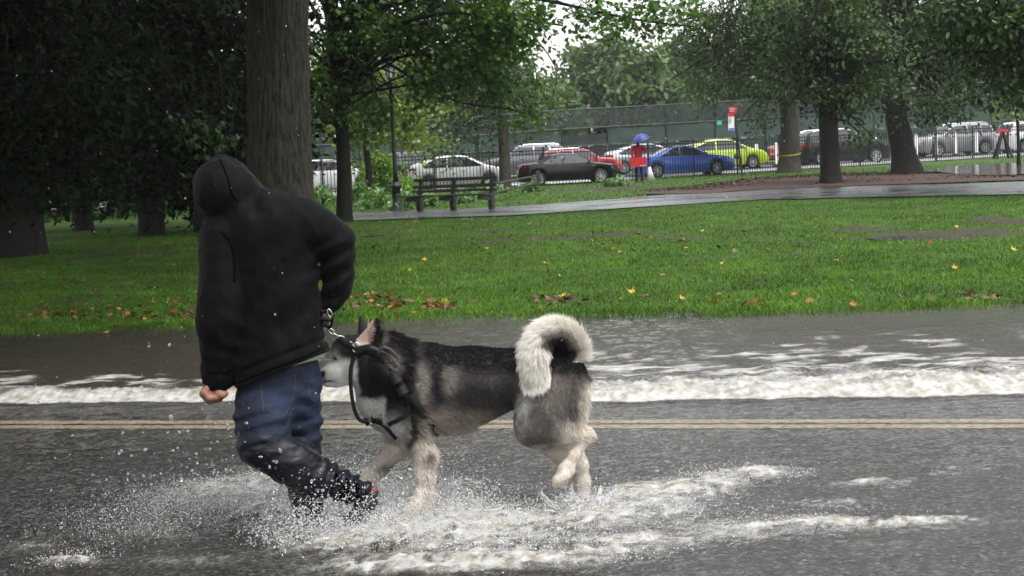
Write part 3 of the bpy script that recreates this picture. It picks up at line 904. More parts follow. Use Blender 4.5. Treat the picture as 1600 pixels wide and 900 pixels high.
# ragged tufts along the flooded edge
grass('grass', 60000, -7, 7, 12.2, 14.2, 0.02, 0.085, 0.0045, 3, lambda x, y: (y > lawn_edge_y(x) - 0.25) & (y < lawn_edge_y(x) + 0.5))

# ================================================================== LEAVES AND TREES
MAPLE = np.array([(0, 0), (.22, .06), (.52, .05), (.36, .30), (.55, .55), (.24, .56), (0, 1.0), (-.24, .56), (-.55, .55), (-.36, .30), (-.52, .05), (-.22, .06)])
OVAL = np.array([(0, 0), (.26, .32), (.22, .68), (0, 1.0), (-.22, .68), (-.26, .32)])
DIAM = np.array([(0, 0), (.34, .45), (0, 1.0), (-.34, .45)])
def leaf_mesh(name, P, size, mt, shape=DIAM, seed=0, upbias=0.5, rnd=None, smin=0.6):
    r = np.random.default_rng(seed)
    n = len(P)
    nr = r.normal(size=(n, 3)); nr[:, 2] = np.abs(nr[:, 2]) + upbias
    nr /= np.linalg.norm(nr, axis=1)[:, None]
    t = np.cross(nr, r.normal(size=(n, 3))); t /= np.linalg.norm(t, axis=1)[:, None]
    t[:, 2] -= 0.35; t /= np.linalg.norm(t, axis=1)[:, None]
    s = np.cross(nr, t)
    sz = size * (smin + (1.3 - smin) * r.random(n))
    k = len(shape)
    bend = (shape[:, 1] ** 2) * -0.25 - np.abs(shape[:, 0]) * 0.25
    V = P[:, None] + (s[:, None] * shape[None, :, :1] + t[:, None] * shape[None, :, 1:2] + nr[:, None] * bend[None, :, None]) * sz[:, None, None]
    Fc = np.arange(n * k).reshape(n, k)
    if rnd is None: rnd = r.random(n)
    return mesh_from(name, V.reshape(-1, 3), Fc, mt, False, {'rnd': np.repeat(rnd, k)})

def bark(name, lo, hi, ridge=(14, 2.0), rough=0.75, bstr=0.8):
    mt, nt, b = newmat(name)
    n1 = noise_tex(nt, 5, 6, 0.65, stretch=(ridge[0] / 5, ridge[0] / 5, ridge[1] / 5))
    n2_ = noise_tex(nt, 1.2, 4)
    r = ramp(nt, n1.outputs[0], [(0.32, lo), (0.68, hi)])
    rg = ramp(nt, n2_.outputs[0], [(0.45, (1, 1, 1)), (0.7, (0.72, 0.95, 0.55))])
    mu = N(nt, 'ShaderNodeMixRGB', blend_type='MULTIPLY'); mu.inputs[0].default_value = 1
    nt.links.new(r.outputs[0], mu.inputs[1]); nt.links.new(rg.outputs[0], mu.inputs[2])
    nt.links.new(mu.outputs[0], b.inputs['Base Color']); b.inputs['Roughness'].default_value = rough
    b.inputs['Specular IOR Level'].default_value = 0.3
    bumpn(nt, n1.outputs[0], bstr, 0.05, b)
    return mt
M_BARK_BIG = bark('furrowed_bark', (0.006, 0.005, 0.004), (0.072, 0.062, 0.048), ridge=(16, 4.2), bstr=1.0)
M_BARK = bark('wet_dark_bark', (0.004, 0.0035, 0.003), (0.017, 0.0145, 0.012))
M_BARK_GREY = bark('grey_bark', (0.016, 0.013, 0.010), (0.060, 0.051, 0.041))
M_LEAF_MAPLE = leafmat('maple_leaf', (0.035, 0.085, 0.014), (0.085, 0.175, 0.028), 0.35, 0.4)
M_LEAF_LIME = leafmat('lime_leaf', (0.09, 0.15, 0.016), (0.20, 0.27, 0.035), 0.4, 0.45)
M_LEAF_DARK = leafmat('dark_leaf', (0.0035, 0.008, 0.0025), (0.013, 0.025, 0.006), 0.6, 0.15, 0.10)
M_LEAF_ELM = leafmat('elm_leaf', (0.012, 0.030, 0.009), (0.060, 0.105, 0.030), 0.42, 0.28, 0.3)
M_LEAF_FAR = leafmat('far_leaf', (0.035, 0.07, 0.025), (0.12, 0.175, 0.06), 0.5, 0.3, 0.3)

def trunk_mesh(name, pts, rad, mt, n=20, rough=0.06, flare=0.35, ridges=0, rows=40, seed=0):
    C_ = np.array(catmull(pts, max(2, rows // (len(pts) - 1))))
    k = len(C_)
    tt = np.linspace(0, 1, k)
    rr = np.interp(tt, np.linspace(0, 1, len(rad)), rad)
    hz = C_[:, 2] - C_[0, 2]
    a = np.linspace(0, 2 * math.pi, n, endpoint=False)
    V = []
    for j in range(k):
        fl = 1 + flare * np.exp(-hz[j] / (rr[0] * 1.1)) * (1 + 0.5 * np.cos(a * 5 + seed))
        q = np.stack([np.cos(a) * 1.6, np.sin(a) * 1.6, np.full(n, hz[j] * 0.8 + seed)], 1)
        nz = fbm(q, 3) * rough
        if ridges:
            w = fbm(np.stack([np.cos(a) * ridges, np.sin(a) * ridges, np.full(n, hz[j] * 1.1 + seed)], 1), 3, 0.6)
            nz = nz + 0.13 * (np.abs(w) ** 0.7) - 0.03
        r = rr[j] * fl * (1 + nz)
        V.append(np.stack([C_[j, 0] + r * np.cos(a), C_[j, 1] + r * np.sin(a), np.full(n, C_[j, 2])], 1))
    V = np.concatenate(V)
    idx = np.arange(k * n).reshape(k, n); nxt = np.roll(idx, -1, 1)
    Q = np.stack([idx[:-1], nxt[:-1], nxt[1:], idx[1:]], -1).reshape(-1, 4)
    return mesh_from(name, V, Q, mt, True)

def branches(mb, starts, ends, r0, r1, seed, sag=0.15):
    r = np.random.default_rng(seed)
    for s_, e_ in zip(starts, ends):
        s_ = np.asarray(s_); e_ = np.asarray(e_)
        L = np.linalg.norm(e_ - s_)
        mid = s_ * 0.55 + e_ * 0.45 + np.array([0, 0, sag * L]) + r.normal(size=3) * L * 0.05
        mid2 = s_ * 0.2 + e_ * 0.8 + np.array([0, 0, sag * L * 0.7]) + r.normal(size=3) * L * 0.05
        pts = catmull([s_, mid, mid2, e_], 4)
        mb.tube(pts, np.linspace(r0, r1, len(pts)), 6)

def tree(label, trunk, rad, crown, leaf, lsize, bmat, lmat, shape=DIAM, seed=0, twig_every=3, cl=26, csig=0.35, n=18, flare=0.35, ridges=0, rough=0.06, rows=36, name='tree', group=None, br=(0.09, 0.02), attach=None, cat='tree', extra_limbs=(), droop=0.0):
    """trunk: points up the stem; crown: list of (centre, radii, clumps)."""
    r = np.random.default_rng(seed)
    t = thing(name, label, cat, (0, 0, 0), group=group)
    base = np.asarray(trunk[0], float)
    t.location = [float(v) for v in base]
    loc = lambda me: me
    obs = []
    obs.append(obj('trunk', trunk_mesh('trunk', trunk, rad, bmat, n, rough, flare, ridges, rows, seed), t))
    P = []; R = []; starts = []; ends = []
    top = np.array(catmull(trunk, 8))
    lo_ = int(len(top) * (attach if attach is not None else 0.45))
    for (c, rd, k) in crown:
        c = np.asarray(c, float); rd = np.asarray(rd, float)
        d = r.normal(size=(k, 3)); d /= np.linalg.norm(d, axis=1)[:, None]
        cc = c + d * rd * (r.random(k)[:, None] ** 0.42)
        for i, q in enumerate(cc):
            sg = csig * (0.6 + 0.8 * r.random())
            m_ = int(cl * (0.5 + r.random()))
            pts = q + r.normal(size=(m_, 3)) * np.array([sg, sg, sg * 0.62])
            pts[:, 2] -= droop * np.abs(r.normal(size=m_))
            P.append(pts)
            R.append(np.clip(0.42 + 0.30 * r.normal() + 0.2 * r.normal(size=m_), 0, 1))
            if i % twig_every == 0:
                s_ = top[lo_ + r.integers(0, max(1, len(top) - lo_))]
                starts.append(s_); ends.append(q)
    P = np.concatenate(P); R = np.concatenate(R)
    a_, b_2, d_2 = project(P)                         # nothing grows through the lantern or against the route panel
    k_ = ((a_ > 586) & (a_ < 634) & (b_2 > 84) & (b_2 < 152) & (d_2 < 41)) | ((a_ > 1120) & (a_ < 1166) & (b_2 > 150) & (b_2 < 262) & (d_2 < 70)) | ((a_ > 606) & (a_ < 628) & (b_2 > 150) & (b_2 < 300) & (d_2 < 41))
    P, R = P[~k_], R[~k_]
    if starts or extra_limbs:
        mb = MB()
        branches(mb, starts, ends, br[0], br[1], seed)
        for pts, r0, r1 in extra_limbs:
            pp = catmull(pts, 6); mb.tube(pp, np.linspace(r0, r1, len(pp)), 7)
        obs.append(mb.build('limbs', bmat, t, True))
    obs.append(obj('crown', leaf_mesh('crown', P, lsize, lmat, shape, seed, rnd=R), t))
    for o in obs:
        o.matrix_parent_inverse = Matrix.Translation(-Vector(t.location))
    return t

def up(px, py, d, px2, py2, mid=None):
    """trunk line from a base pixel to an upper pixel, standing at one depth"""
    a = at(px, py, d); b_ = at(px2, py2, d)
    return a, b_

def gbase(px, py, z=GZ): return ground(px, py, z) - np.array([0, 0, 0.12])
# ================================================================== THE TREES
def blob(px, py, d, rx, ry, rd, k): return (at(px, py, d), (rx * d / F, rd, ry * d / F), k)
def stem(px, py, ups, z=GZ, ydrift=0.0):
    """base pixel on the ground, then pixels further up, all at the base's distance"""
    b0 = gbase(px, py, z); d = (ground(px, py, z) - CPOS) @ FWD
    return [b0] + [at(a, b_, d) + np.array([0, ydrift * i, 0]) for i, (a, b_) in enumerate(ups)], d

# the big furrowed trunk behind the runner
T0, d0 = stem(441, 404, [(440, 330), (436, 200), (434, 60), (432, -120), (430, -420), (440, -760)])
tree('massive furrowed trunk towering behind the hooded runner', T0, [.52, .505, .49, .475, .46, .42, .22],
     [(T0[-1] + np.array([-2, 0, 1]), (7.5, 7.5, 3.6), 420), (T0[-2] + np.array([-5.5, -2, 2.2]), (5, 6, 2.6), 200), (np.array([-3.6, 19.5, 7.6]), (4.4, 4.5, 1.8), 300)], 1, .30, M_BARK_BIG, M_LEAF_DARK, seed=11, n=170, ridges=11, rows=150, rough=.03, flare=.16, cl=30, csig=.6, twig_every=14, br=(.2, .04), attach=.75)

# maple by the path: slim trunk, its limbs reach across the top of the picture
T1, d1 = stem(538, 346, [(537, 250), (533, 190), (524, 110), (515, 20), (510, -120)])
LM = [([T1[3], at(470, 60, d1), at(440, -30, d1)], .07, .03), ([T1[3], at(560, 70, d1 - 1), at(620, 40, d1 - 2), at(700, 20, d1 - 3), at(800, 28, d1 - 3), at(880, 40, d1 - 3)], .085, .02),
      ([T1[2], at(560, 130, d1), at(600, 95, d1 - .6), at(680, 85, d1 - 1), at(770, 95, d1 - 1.2)], .07, .018), ([T1[4], at(600, 10, d1 - 2), at(720, -20, d1 - 3), at(850, 0, d1 - 3), at(990, 30, d1 - 3.5), at(1090, 42, d1 - 3.5)], .08, .014),
      ([T1[2], at(505, 190, d1), at(493, 160, d1)], .04, .015), ([at(600, 95, d1 - .6), at(660, 130, d1 - .8), at(720, 160, d1 - .8), at(795, 170, d1 - 1), at(830, 180, d1 - 1)], .04, .01)]
tree('slim dark maple at the path whose boughs hang over the lamp post', T1, [.20, .165, .155, .14, .11, .07],
     [blob(540, 60, d1, 75, 70, 1.6, 70), blob(640, 40, d1 - 1, 100, 60, 1.5, 100), blob(745, 55, d1 - 2, 90, 55, 1.3, 90), blob(800, 25, d1 - 2.5, 70, 45, 1.2, 50), blob(700, 120, d1 - 1, 90, 35, 1.0, 50),
      blob(780, 135, d1 - 1, 50, 32, .8, 24), blob(600, 150, d1 + .6, 70, 40, 1.0, 34), blob(520, 150, d1 - .4, 50, 45, .8, 26), blob(560, -60, d1, 160, 70, 2.5, 90), blob(760, -50, d1 - 2, 150, 55, 2, 80),
      blob(930, 12, d1 - 3, 60, 16, .5, 13), blob(1040, 15, d1 - 3.5, 60, 26, .6, 17), blob(985, 35, d1 - 3.5, 60, 12, .5, 9), blob(575, 200, d1 + .5, 60, 26, .6, 14), blob(820, 178, d1 - 1, 24, 14, .4, 7)],
     1, .115, M_BARK, M_LEAF_MAPLE, MAPLE, seed=21, cl=26, csig=.30, twig_every=5, br=(.035, .007), extra_limbs=LM, attach=.45, flare=.2, droop=.08)

# lighter tree behind the lamp, in fresher leaf
T2, d2 = stem(580, 312, [(575, 255), (570, 215), (560, 150), (556, 60)])
tree('small lime green tree standing behind the lamp post', T2, [.12, .11, .1, .08, .05],
     [blob(620, 165, d2, 75, 55, 1.4, 60), blob(560, 200, d2, 70, 50, 1.2, 46), blob(650, 215, d2, 50, 26, 1, 20), blob(520, 120, d2, 60, 70, 1.4, 40), blob(600, 90, d2, 80, 50, 1.4, 40)], 1, .15, M_BARK, M_LEAF_LIME, MAPLE, seed=31, cl=18, csig=.40, twig_every=5, br=(.03, .008), attach=.5)

# straight grey trunk beside the far end of the bench
T3, d3 = stem(790, 296, [(788, 240), (785, 180), (781, 130), (778, 60), (775, -60)])
tree('straight grey tree rising behind the right end of the bench', T3, [.235, .215, .20, .185, .15, .1],
     [blob(735, 200, d3, 70, 40, 1.5, 26), blob(720, 150, d3, 90, 45, 2, 36), blob(790, 140, d3, 60, 50, 2, 26), blob(690, 232, d3, 40, 22, 1, 9), blob(845, 165, d3 + 1, 46, 30, 2, 14), blob(740, 20, d3, 90, 60, 3, 40)], 1, .15, M_BARK_GREY, M_LEAF_ELM, OVAL, seed=41, cl=30, csig=.5, twig_every=3, br=(.05, .012), attach=.4,
     extra_limbs=[([at(781, 185, d3), at(755, 185, d3), at(735, 200, d3), at(715, 225, d3)], .05, .015), ([at(783, 150, d3), at(840, 175, d3), at(880, 190, d3)], .04, .012)])

# the three park trees on the right
T4, d4 = stem(1232, 270, [(1233, 245), (1234, 200), (1232, 150), (1228, 90), (1220, -40), (1225, -200)])
tree('broad tree with yellow tape tied round its pale brown trunk', T4, [.50, .41, .385, .37, .33, .25, .12],
     [blob(1170, 60, d4, 105, 55, 3, 130), blob(1120, 105, d4, 60, 35, 2, 45), blob(1100, 40, d4, 55, 35, 2, 34), blob(1220, 20, d4, 110, 50, 3, 110), blob(1190, 140, d4 - 1, 50, 28, 1.6, 24), blob(1105, 150, d4 - 2, 40, 14, 1, 12), blob(1240, 110, d4 + 1, 80, 36, 2, 44), blob(1230, -90, d4, 160, 60, 5, 120), blob(1195, 185, d4 - 1, 26, 20, 1, 8)],
     1, .145, M_BARK_GREY, M_LEAF_ELM, OVAL, seed=51, cl=44, csig=.38, twig_every=4, br=(.07, .012), attach=.5, n=30, flare=.22, ridges=5,
     extra_limbs=[([at(1230, 120, d4), at(1180, 95, d4), at(1120, 85, d4), at(1070, 110, d4), at(1040, 130, d4)], .12, .02), ([at(1230, 60, d4), at(1150, 25, d4), at(1080, 28, d4), at(1040, 45, d4)], .12, .03), ([at(1085, 28, d4), at(1050, 70, d4), at(1010, 95, d4)], .05, .012), ([at(1228, 150, d4), at(1180, 160, d4), at(1150, 200, d4)], .06, .012)])
T5, d5 = stem(1300, 290, [(1298, 262), (1295, 200), (1292, 140), (1290, 60), (1286, -60)])
tree('dark upright tree standing in front of the black parked car', T5, [.345, .285, .275, .265, .23, .14],
     [blob(1290, 60, d5, 90, 60, 2.2, 110), blob(1255, 140, d5, 50, 32, 1.4, 22), blob(1330, 150, d5, 56, 34, 1.5, 26), blob(1300, 105, d5 + 1.4, 70, 46, 1.4, 55), blob(1360, 90, d5, 60, 60, 2, 50), blob(1270, 0, d5, 110, 50, 3, 70), blob(1345, 215, d5 - .5, 16, 18, .6, 4)],
     1, .145, M_BARK, M_LEAF_ELM, OVAL, seed=61, cl=44, csig=.38, twig_every=4, br=(.06, .01), attach=.42, n=26, flare=.22,
     extra_limbs=[([at(1296, 190, d5), at(1330, 150, d5), at(1385, 120, d5)], .08, .02), ([at(1294, 150, d5), at(1335, 185, d5), at(1385, 235, d5)], .05, .008)])
T6, d6 = stem(1418, 273, [(1412, 240), (1402, 190), (1390, 140), (1378, 90), (1365, 10), (1350, -120)])
tree('leaning dark tree with wide base left of the silver car', T6, [.52, .42, .385, .385, .41, .35, .2],
     [blob(1410, 45, d6 + 3, 100, 56, 2.4, 120), blob(1465, 112, d6, 56, 44, 2, 40), blob(1500, 60, d6, 80, 50, 3, 80), blob(1480, 165, d6 - 1, 44, 24, 1.4, 20), blob(1355, 110, d6 + 2.5, 56, 38, 1.6, 32), blob(1380, -40, d6, 170, 60, 5, 120), blob(1440, 165, d6 - 1, 44, 22, 1.2, 10)],
     1, .145, M_BARK, M_LEAF_ELM, OVAL, seed=71, cl=44, csig=.38, twig_every=4, br=(.09, .012), attach=.5, n=30, flare=.22, ridges=4,
     extra_limbs=[([at(1385, 120, d6), at(1420, 100, d6), at(1470, 130, d6), at(1500, 190, d6)], .10, .012), ([at(1385, 110, d6), at(1330, 80, d6), at(1290, 50, d6)], .16, .05), ([at(1370, 40, d6), at(1440, 20, d6), at(1530, 10, d6)], .16, .04)])
# tree whose boughs enter from the right edge
T7, d7 = stem(1720, 300, [(1715, 240), (1700, 120), (1690, 0), (1680, -160)])
tree('dense tree leaning in over the right side of the puddle', T7, [.45, .40, .38, .34, .2],
     [blob(1560, 40, d7, 80, 50, 2, 100), blob(1600, 100, d7, 70, 40, 1.6, 60), blob(1500, 20, d7, 60, 36, 1.6, 40), blob(1660, 40, d7, 90, 70, 2.5, 100), blob(1560, 140, d7 - .4, 36, 16, .8, 10), blob(1600, -60, d7, 140, 60, 3, 90)],
     1, .14, M_BARK, M_LEAF_ELM, OVAL, seed=81, cl=40, csig=.38, twig_every=4, br=(.07, .012), attach=.45)
# young tree at the right edge with fresh leaves
T8, d8 = stem(1592, 263, [(1591, 220), (1589, 170), (1588, 130)])
tree('young fresh green tree in front of the white car', T8, [.085, .065, .055, .035],
     [blob(1590, 150, d8, 32, 22, .8, 26), blob(1570, 165, d8, 22, 14, .6, 12), blob(1605, 175, d8, 22, 16, .6, 12)], 1, .15, M_BARK, M_LEAF_LIME, OVAL, seed=91, cl=14, csig=.26, twig_every=2, br=(.02, .006), attach=.5, n=10)

# the dark wood on the left
LEFT = [(30, 400, 'black shaded tree at the edge of the left wood', .50, 101), (238, 368, 'shaded tree deep in the wood behind the runner\'s hood', .30, 102), (-150, 412, 'shaded tree outside the picture at the road bend', .5, 103),
        (330, 362, 'shaded tree just left of the massive furrowed trunk', .38, 104), (130, 360, 'shaded tree between the edge tree and the deep wood', .27, 105)]
for px, py, lab, r0, sd in LEFT:
    Tn, dn = stem(px, py, [(px - 3, py - 60), (px - 8, py - 150), (px - 10, py - 300), (px - 8, py - 520)])
    h_ = lambda a: a
    cr = [blob(px, 40, dn, 150, 100, 2.2, 110), blob(px + 40, 170, dn - .6, 120, 75, 1.8, 100), blob(px - 60, 200, dn + .4, 120, 70, 1.8, 90), blob(px, 275, dn + .2, 130, 40, 1.5, 60), blob(px, -160, dn, 190, 130, 3.5, 110), blob(px, -380, dn, 160, 120, 4, 70)]
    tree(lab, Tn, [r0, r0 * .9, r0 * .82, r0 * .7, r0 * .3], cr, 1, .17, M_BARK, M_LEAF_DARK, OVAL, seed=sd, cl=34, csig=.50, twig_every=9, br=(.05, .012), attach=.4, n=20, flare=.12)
# a lighter sapling glowing through the wood
Ts, ds = stem(300, 352, [(298, 300), (296, 240), (296, 190)])
tree('thin sapling with yellow green leaves left of the furrowed trunk', Ts, [.06, .05, .04, .02], [blob(300, 200, ds - 9.5, 40, 26, .8, 22), blob(350, 225, ds - 9.5, 30, 24, .6, 12)], 1, .13, M_BARK, M_LEAF_ELM, MAPLE, seed=111, cl=6, csig=.3, n=8, br=(.015, .005))
# unseen tree added so its crown shades the left road and lawn
bT = [np.array([-8.6, 13.2, -.1]), np.array([-8.6, 13.2, 2.0]), np.array([-8.4, 13.0, 5.0]), np.array([-8.0, 12.6, 9.0])]
tree('wide unseen tree added for shade beside the left of the road', bT, [.5, .45, .42, .3], [(np.array([-6.4, 13.0, 7.0]), (5.4, 7.0, 1.7), 560), (np.array([-6.0, 16.5, 9.6]), (4.5, 5.0, 2.2), 300), (np.array([-11.5, 16, 8.6]), (6, 6.5, 3.0), 320), (np.array([-11.0, 17.5, 5.0]), (2.8, 4.5, 1.8), 120)], 1, .36, M_BARK, M_LEAF_DARK, OVAL, seed=121, cl=26, csig=.6, twig_every=14, br=(.12, .03), attach=.6)

bT = [np.array([-7.6, -2.2, -.1]), np.array([-7.6, -2.2, 2.0]), np.array([-7.4, -2.0, 5.0]), np.array([-7.0, -1.6, 9.0])]  # unseen tree added to block sky light from behind the left
tree('unseen tree added to block the sky behind the left of the photographer', bT, [.5, .45, .42, .3], [(np.array([-7.0, 0.5, 7.0]), (5.0, 5.5, 2.4), 480)], 1, .36, M_BARK, M_LEAF_DARK, OVAL, seed=122, cl=26, csig=.6, twig_every=14, br=(.12, .03), attach=.6)
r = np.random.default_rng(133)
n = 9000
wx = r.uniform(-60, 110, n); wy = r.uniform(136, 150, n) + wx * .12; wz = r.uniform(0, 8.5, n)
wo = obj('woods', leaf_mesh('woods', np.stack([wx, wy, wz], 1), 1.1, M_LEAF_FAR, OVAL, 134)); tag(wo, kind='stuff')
# deep wood that closes the left background: reads as one mass
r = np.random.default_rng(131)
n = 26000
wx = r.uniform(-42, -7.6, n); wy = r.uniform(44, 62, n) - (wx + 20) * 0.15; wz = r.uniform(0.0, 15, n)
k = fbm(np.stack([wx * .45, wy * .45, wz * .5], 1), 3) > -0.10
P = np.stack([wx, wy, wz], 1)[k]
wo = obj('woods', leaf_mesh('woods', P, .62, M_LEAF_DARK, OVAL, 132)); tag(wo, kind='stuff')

# the tall trees beyond the tennis courts, one by one
FARS = [(700, 120, 95, 75, 118, 'far tree behind the lamp, half hidden by maple leaves'), (790, 130, 70, 70, 126, 'far tree directly above the grey parked car'), (850, 150, 50, 45, 122, 'low far tree under the gap of open sky'), (935, 100, 62, 75, 128, 'tallest far tree right of the open sky gap'),
        (1005, 120, 60, 70, 124, 'rounded far tree above the person in red'), (1070, 110, 60, 70, 130, 'far tree behind the red bus stop sign'), (1150, 110, 70, 70, 127, 'far tree behind the taped broad tree'), (1240, 100, 80, 75, 125, 'far tree hidden behind the dark upright tree'), (1340, 90, 80, 70, 129, 'far tree above the black parked car'),
        (1440, 85, 80, 65, 126, 'far tree seen over the silver car'), (1540, 70, 80, 70, 128, 'far tree above the white car at the edge'), (1640, 60, 80, 70, 130, 'far tree past the right edge'), (620, 130, 80, 75, 120, 'far tree left of the lamp lantern'), (540, 140, 80, 75, 122, 'far tree behind the slim maple')]
for i, (px, py, rx, ry, d, lab) in enumerate(FARS):
    base = at(px, horizon(px) + F * CAMZ / d, d); base[2] = -.1
    cr = [blob(px, py + 18, d, rx, ry, 4, 75), blob(px - rx * .4, py + 18 + ry * .5, d, rx * .75, ry * .55, 3.5, 40), blob(px + rx * .45, py + 18 + ry * .45, d + 1, rx * .75, ry * .6, 3.5, 40), blob(px, py + 10, d + 1, rx * .7, ry * .7, 2, 40)]
    tree(lab, [base, at(px, py + ry, d), at(px, py, d)], [.45, .35, .15], cr, 1, .62, M_BARK, M_LEAF_FAR, OVAL, seed=140 + i, cl=40, csig=.75, twig_every=12, br=(.12, .03), attach=.3, n=8, rows=10, group='trees beyond the tennis courts')

# ---- shrub and big-leaved undergrowth by the lamp
def shrub(label, px, py, w, h, k, lm, lsize, seed, shape=OVAL, cl=12):
    c = ground(px, py, GZ); d = (c - CPOS) @ FWD
    t = thing('bush', label, 'bush', c)
    r = np.random.default_rng(seed)
    W_, H_ = w * d / F, h * d / F
    q = np.stack([r.normal(size=k) * W_ * .42, r.normal(size=k) * .35, r.random(k) ** .8 * H_], 1)
    q[:, 0] *= (1.15 - .7 * q[:, 2] / H_)
    P = (q[:, None] + r.normal(size=(k, cl, 3)) * .10).reshape(-1, 3); P[:, 2] = np.maximum(P[:, 2], .02)
    mb = MB()
    for e in q[::4]: mb.tube(catmull([(e[0] * .15, e[1] * .15, 0), (e[0] * .5, e[1] * .5, e[2] * .55), e], 3), [.014] * 6 + [.006], 5)
    mb.build('stem', M_BARK, t)
    obj('foliage', leaf_mesh('foliage', P, lsize, lm, shape, seed), t)
    return t
M_LEAF_BRIGHT = leafmat('bright_leaf', (0.075, 0.16, 0.012), (0.17, 0.32, 0.03), 0.4, 0.45)
M_LEAF_PALE = leafmat('pale_broad_leaf', (0.05, 0.12, 0.03), (0.13, 0.24, 0.075), 0.3, 0.3)
shrub('bright yellow green bush left of the lamp post', 598, 304, 62, 62, 130, M_LEAF_BRIGHT, .16, 1)
shrub('bright leafy sprig between the lamp post and the bench', 640, 312, 24, 34, 26, M_LEAF_BRIGHT, .14, 2)
for i, (px, py, w, h, lab) in enumerate([(505, 322, 26, 30, 'low broad leaved plants right of the massive trunk'), (562, 322, 22, 32, 'broad leaved plant just right of the slim maple'), (588, 326, 28, 26, 'broad leaved plant in front of the bright bush'), (635, 326, 24, 22, 'broad leaved plant right of the lamp foot'), (668, 322, 30, 20, 'broad leaved plant under the left half of the bench'),
                                         (720, 318, 40, 18, 'broad leaved plant under the middle of the bench'), (762, 303, 34, 14, 'weedy plant behind the right leg of the bench'), (830, 300, 24, 12, 'weedy tuft under the black parked car\'s tail'), (960, 291, 34, 9, 'weedy tuft at the fence left of the person in red')]):
    shrub(lab, px, py, w, h, 40, M_LEAF_PALE, .17, 20 + i, cl=8)

# ---- leaf litter washed up along the edge of the flood, and on the path
LIT = [M_LIT1, M_LIT2, M_LIT3] = [leafmat('brown_dead_leaf', (0.05, 0.022, 0.012), (0.15, 0.06, 0.025), .5, .1), leafmat('orange_dead_leaf', (0.20, 0.07, 0.02), (0.36, 0.15, 0.03), .5, .2), leafmat('yellow_dead_leaf', (0.42, 0.25, 0.03), (0.62, 0.40, 0.06), .5, .25)]
r = np.random.default_rng(5)
def litter(spots, mt, size, seed):
    P = []
    for px, py, rx, ry, k in spots:
        for _ in range(k):
            c = ground(px + r.normal() * rx, py + r.normal() * ry, GZ)
            P.append((c[0], c[1], float(lawn_z(c[0], c[1])[0]) + .016 + .03 * r.random()))
    o = obj('leaf_litter', leaf_mesh('leaf_litter', np.array(P), size, mt, MAPLE, seed, upbias=1.2)); tag(o, kind='stuff')
litter([(600, 474, 40, 6, 70), (690, 478, 14, 4, 34), (870, 470, 26, 5, 30), (180, 492, 60, 8, 44), (60, 490, 40, 8, 20), (290, 492, 30, 8, 34), (330, 488, 30, 6, 20), (1540, 467, 30, 3, 16), (1120, 470, 40, 6, 10), (1480, 468, 40, 4, 8), (900, 375, 160, 12, 60), (160, 440, 120, 30, 40)], M_LIT1, .085, 1)
litter([(600, 475, 46, 7, 22), (690, 478, 16, 4, 10), (240, 490, 90, 9, 26), (60, 485, 50, 14, 12), (620, 345, 60, 5, 10), (1160, 470, 90, 9, 8), (640, 345, 100, 4, 12), (800, 420, 400, 40, 16)], M_LIT2, .08, 2)
litter([(600, 476, 50, 7, 10), (240, 480, 120, 16, 12), (1000, 420, 420, 46, 14), (1400, 350, 120, 10, 8)], M_LIT3, .06, 3)
MU = []
M_CHIP = leafmat('mulch_chip', (0.022, 0.012, 0.009), (0.075, 0.036, 0.024), .7, .0, .2)
while len(MU) < 5200:
    a_ = rng.uniform(1000, 1640, 4000); b_ = rng.uniform(262, 304, 4000)
    for px_, py_ in zip(a_, b_):
        c = ground(px_, py_, GZ + .06)
        if in_mulch(np.array([c[0]]), np.array([c[1]]))[0] and not (px_ > 1430 and py_ < 275): MU.append((c[0], c[1], GZ + .075 + .03 * rng.random()))
o = obj('mulch_chips', leaf_mesh('mulch_chips', np.array(MU[:5200]), .085, M_CHIP, DIAM, 9, upbias=1.6)); tag(o, kind='stuff')
# bright single leaves
def leaf_thing(px, py, mt, size, lab, seed):
    c = ground(px, py, GZ)
    z = float(lawn_z(c[0], c[1])[0]) + .05
    rr = np.random.default_rng(seed)
    k = len(MAPLE)
    ang = rr.random() * 6.28; R_ = np.array([[math.cos(ang), -math.sin(ang)], [math.sin(ang), math.cos(ang)]])
    size *= .60; q = (MAPLE - np.array([0, .5])) @ R_.T * size
    cu = .5 * size * (np.linalg.norm(q, axis=1) / (size * .6)) ** 2
    V = np.concatenate([np.stack([q[:, 0], q[:, 1], cu * rr.uniform(.4, 1.2) + q[:, 1] * .2], 1), [[0, 0, .004]]])
    Fc = [[k, i, (i + 1) % k] for i in range(k)]
    o = obj('fallen_leaf', mesh_from('fallen_leaf', V, Fc, mt, False, {'rnd': np.full(k + 1, .55 + .3 * rr.random())}))
    o.location = (c[0], c[1], z)
    tag(o, lab, 'leaf', 'bright fallen leaves on the lawn')
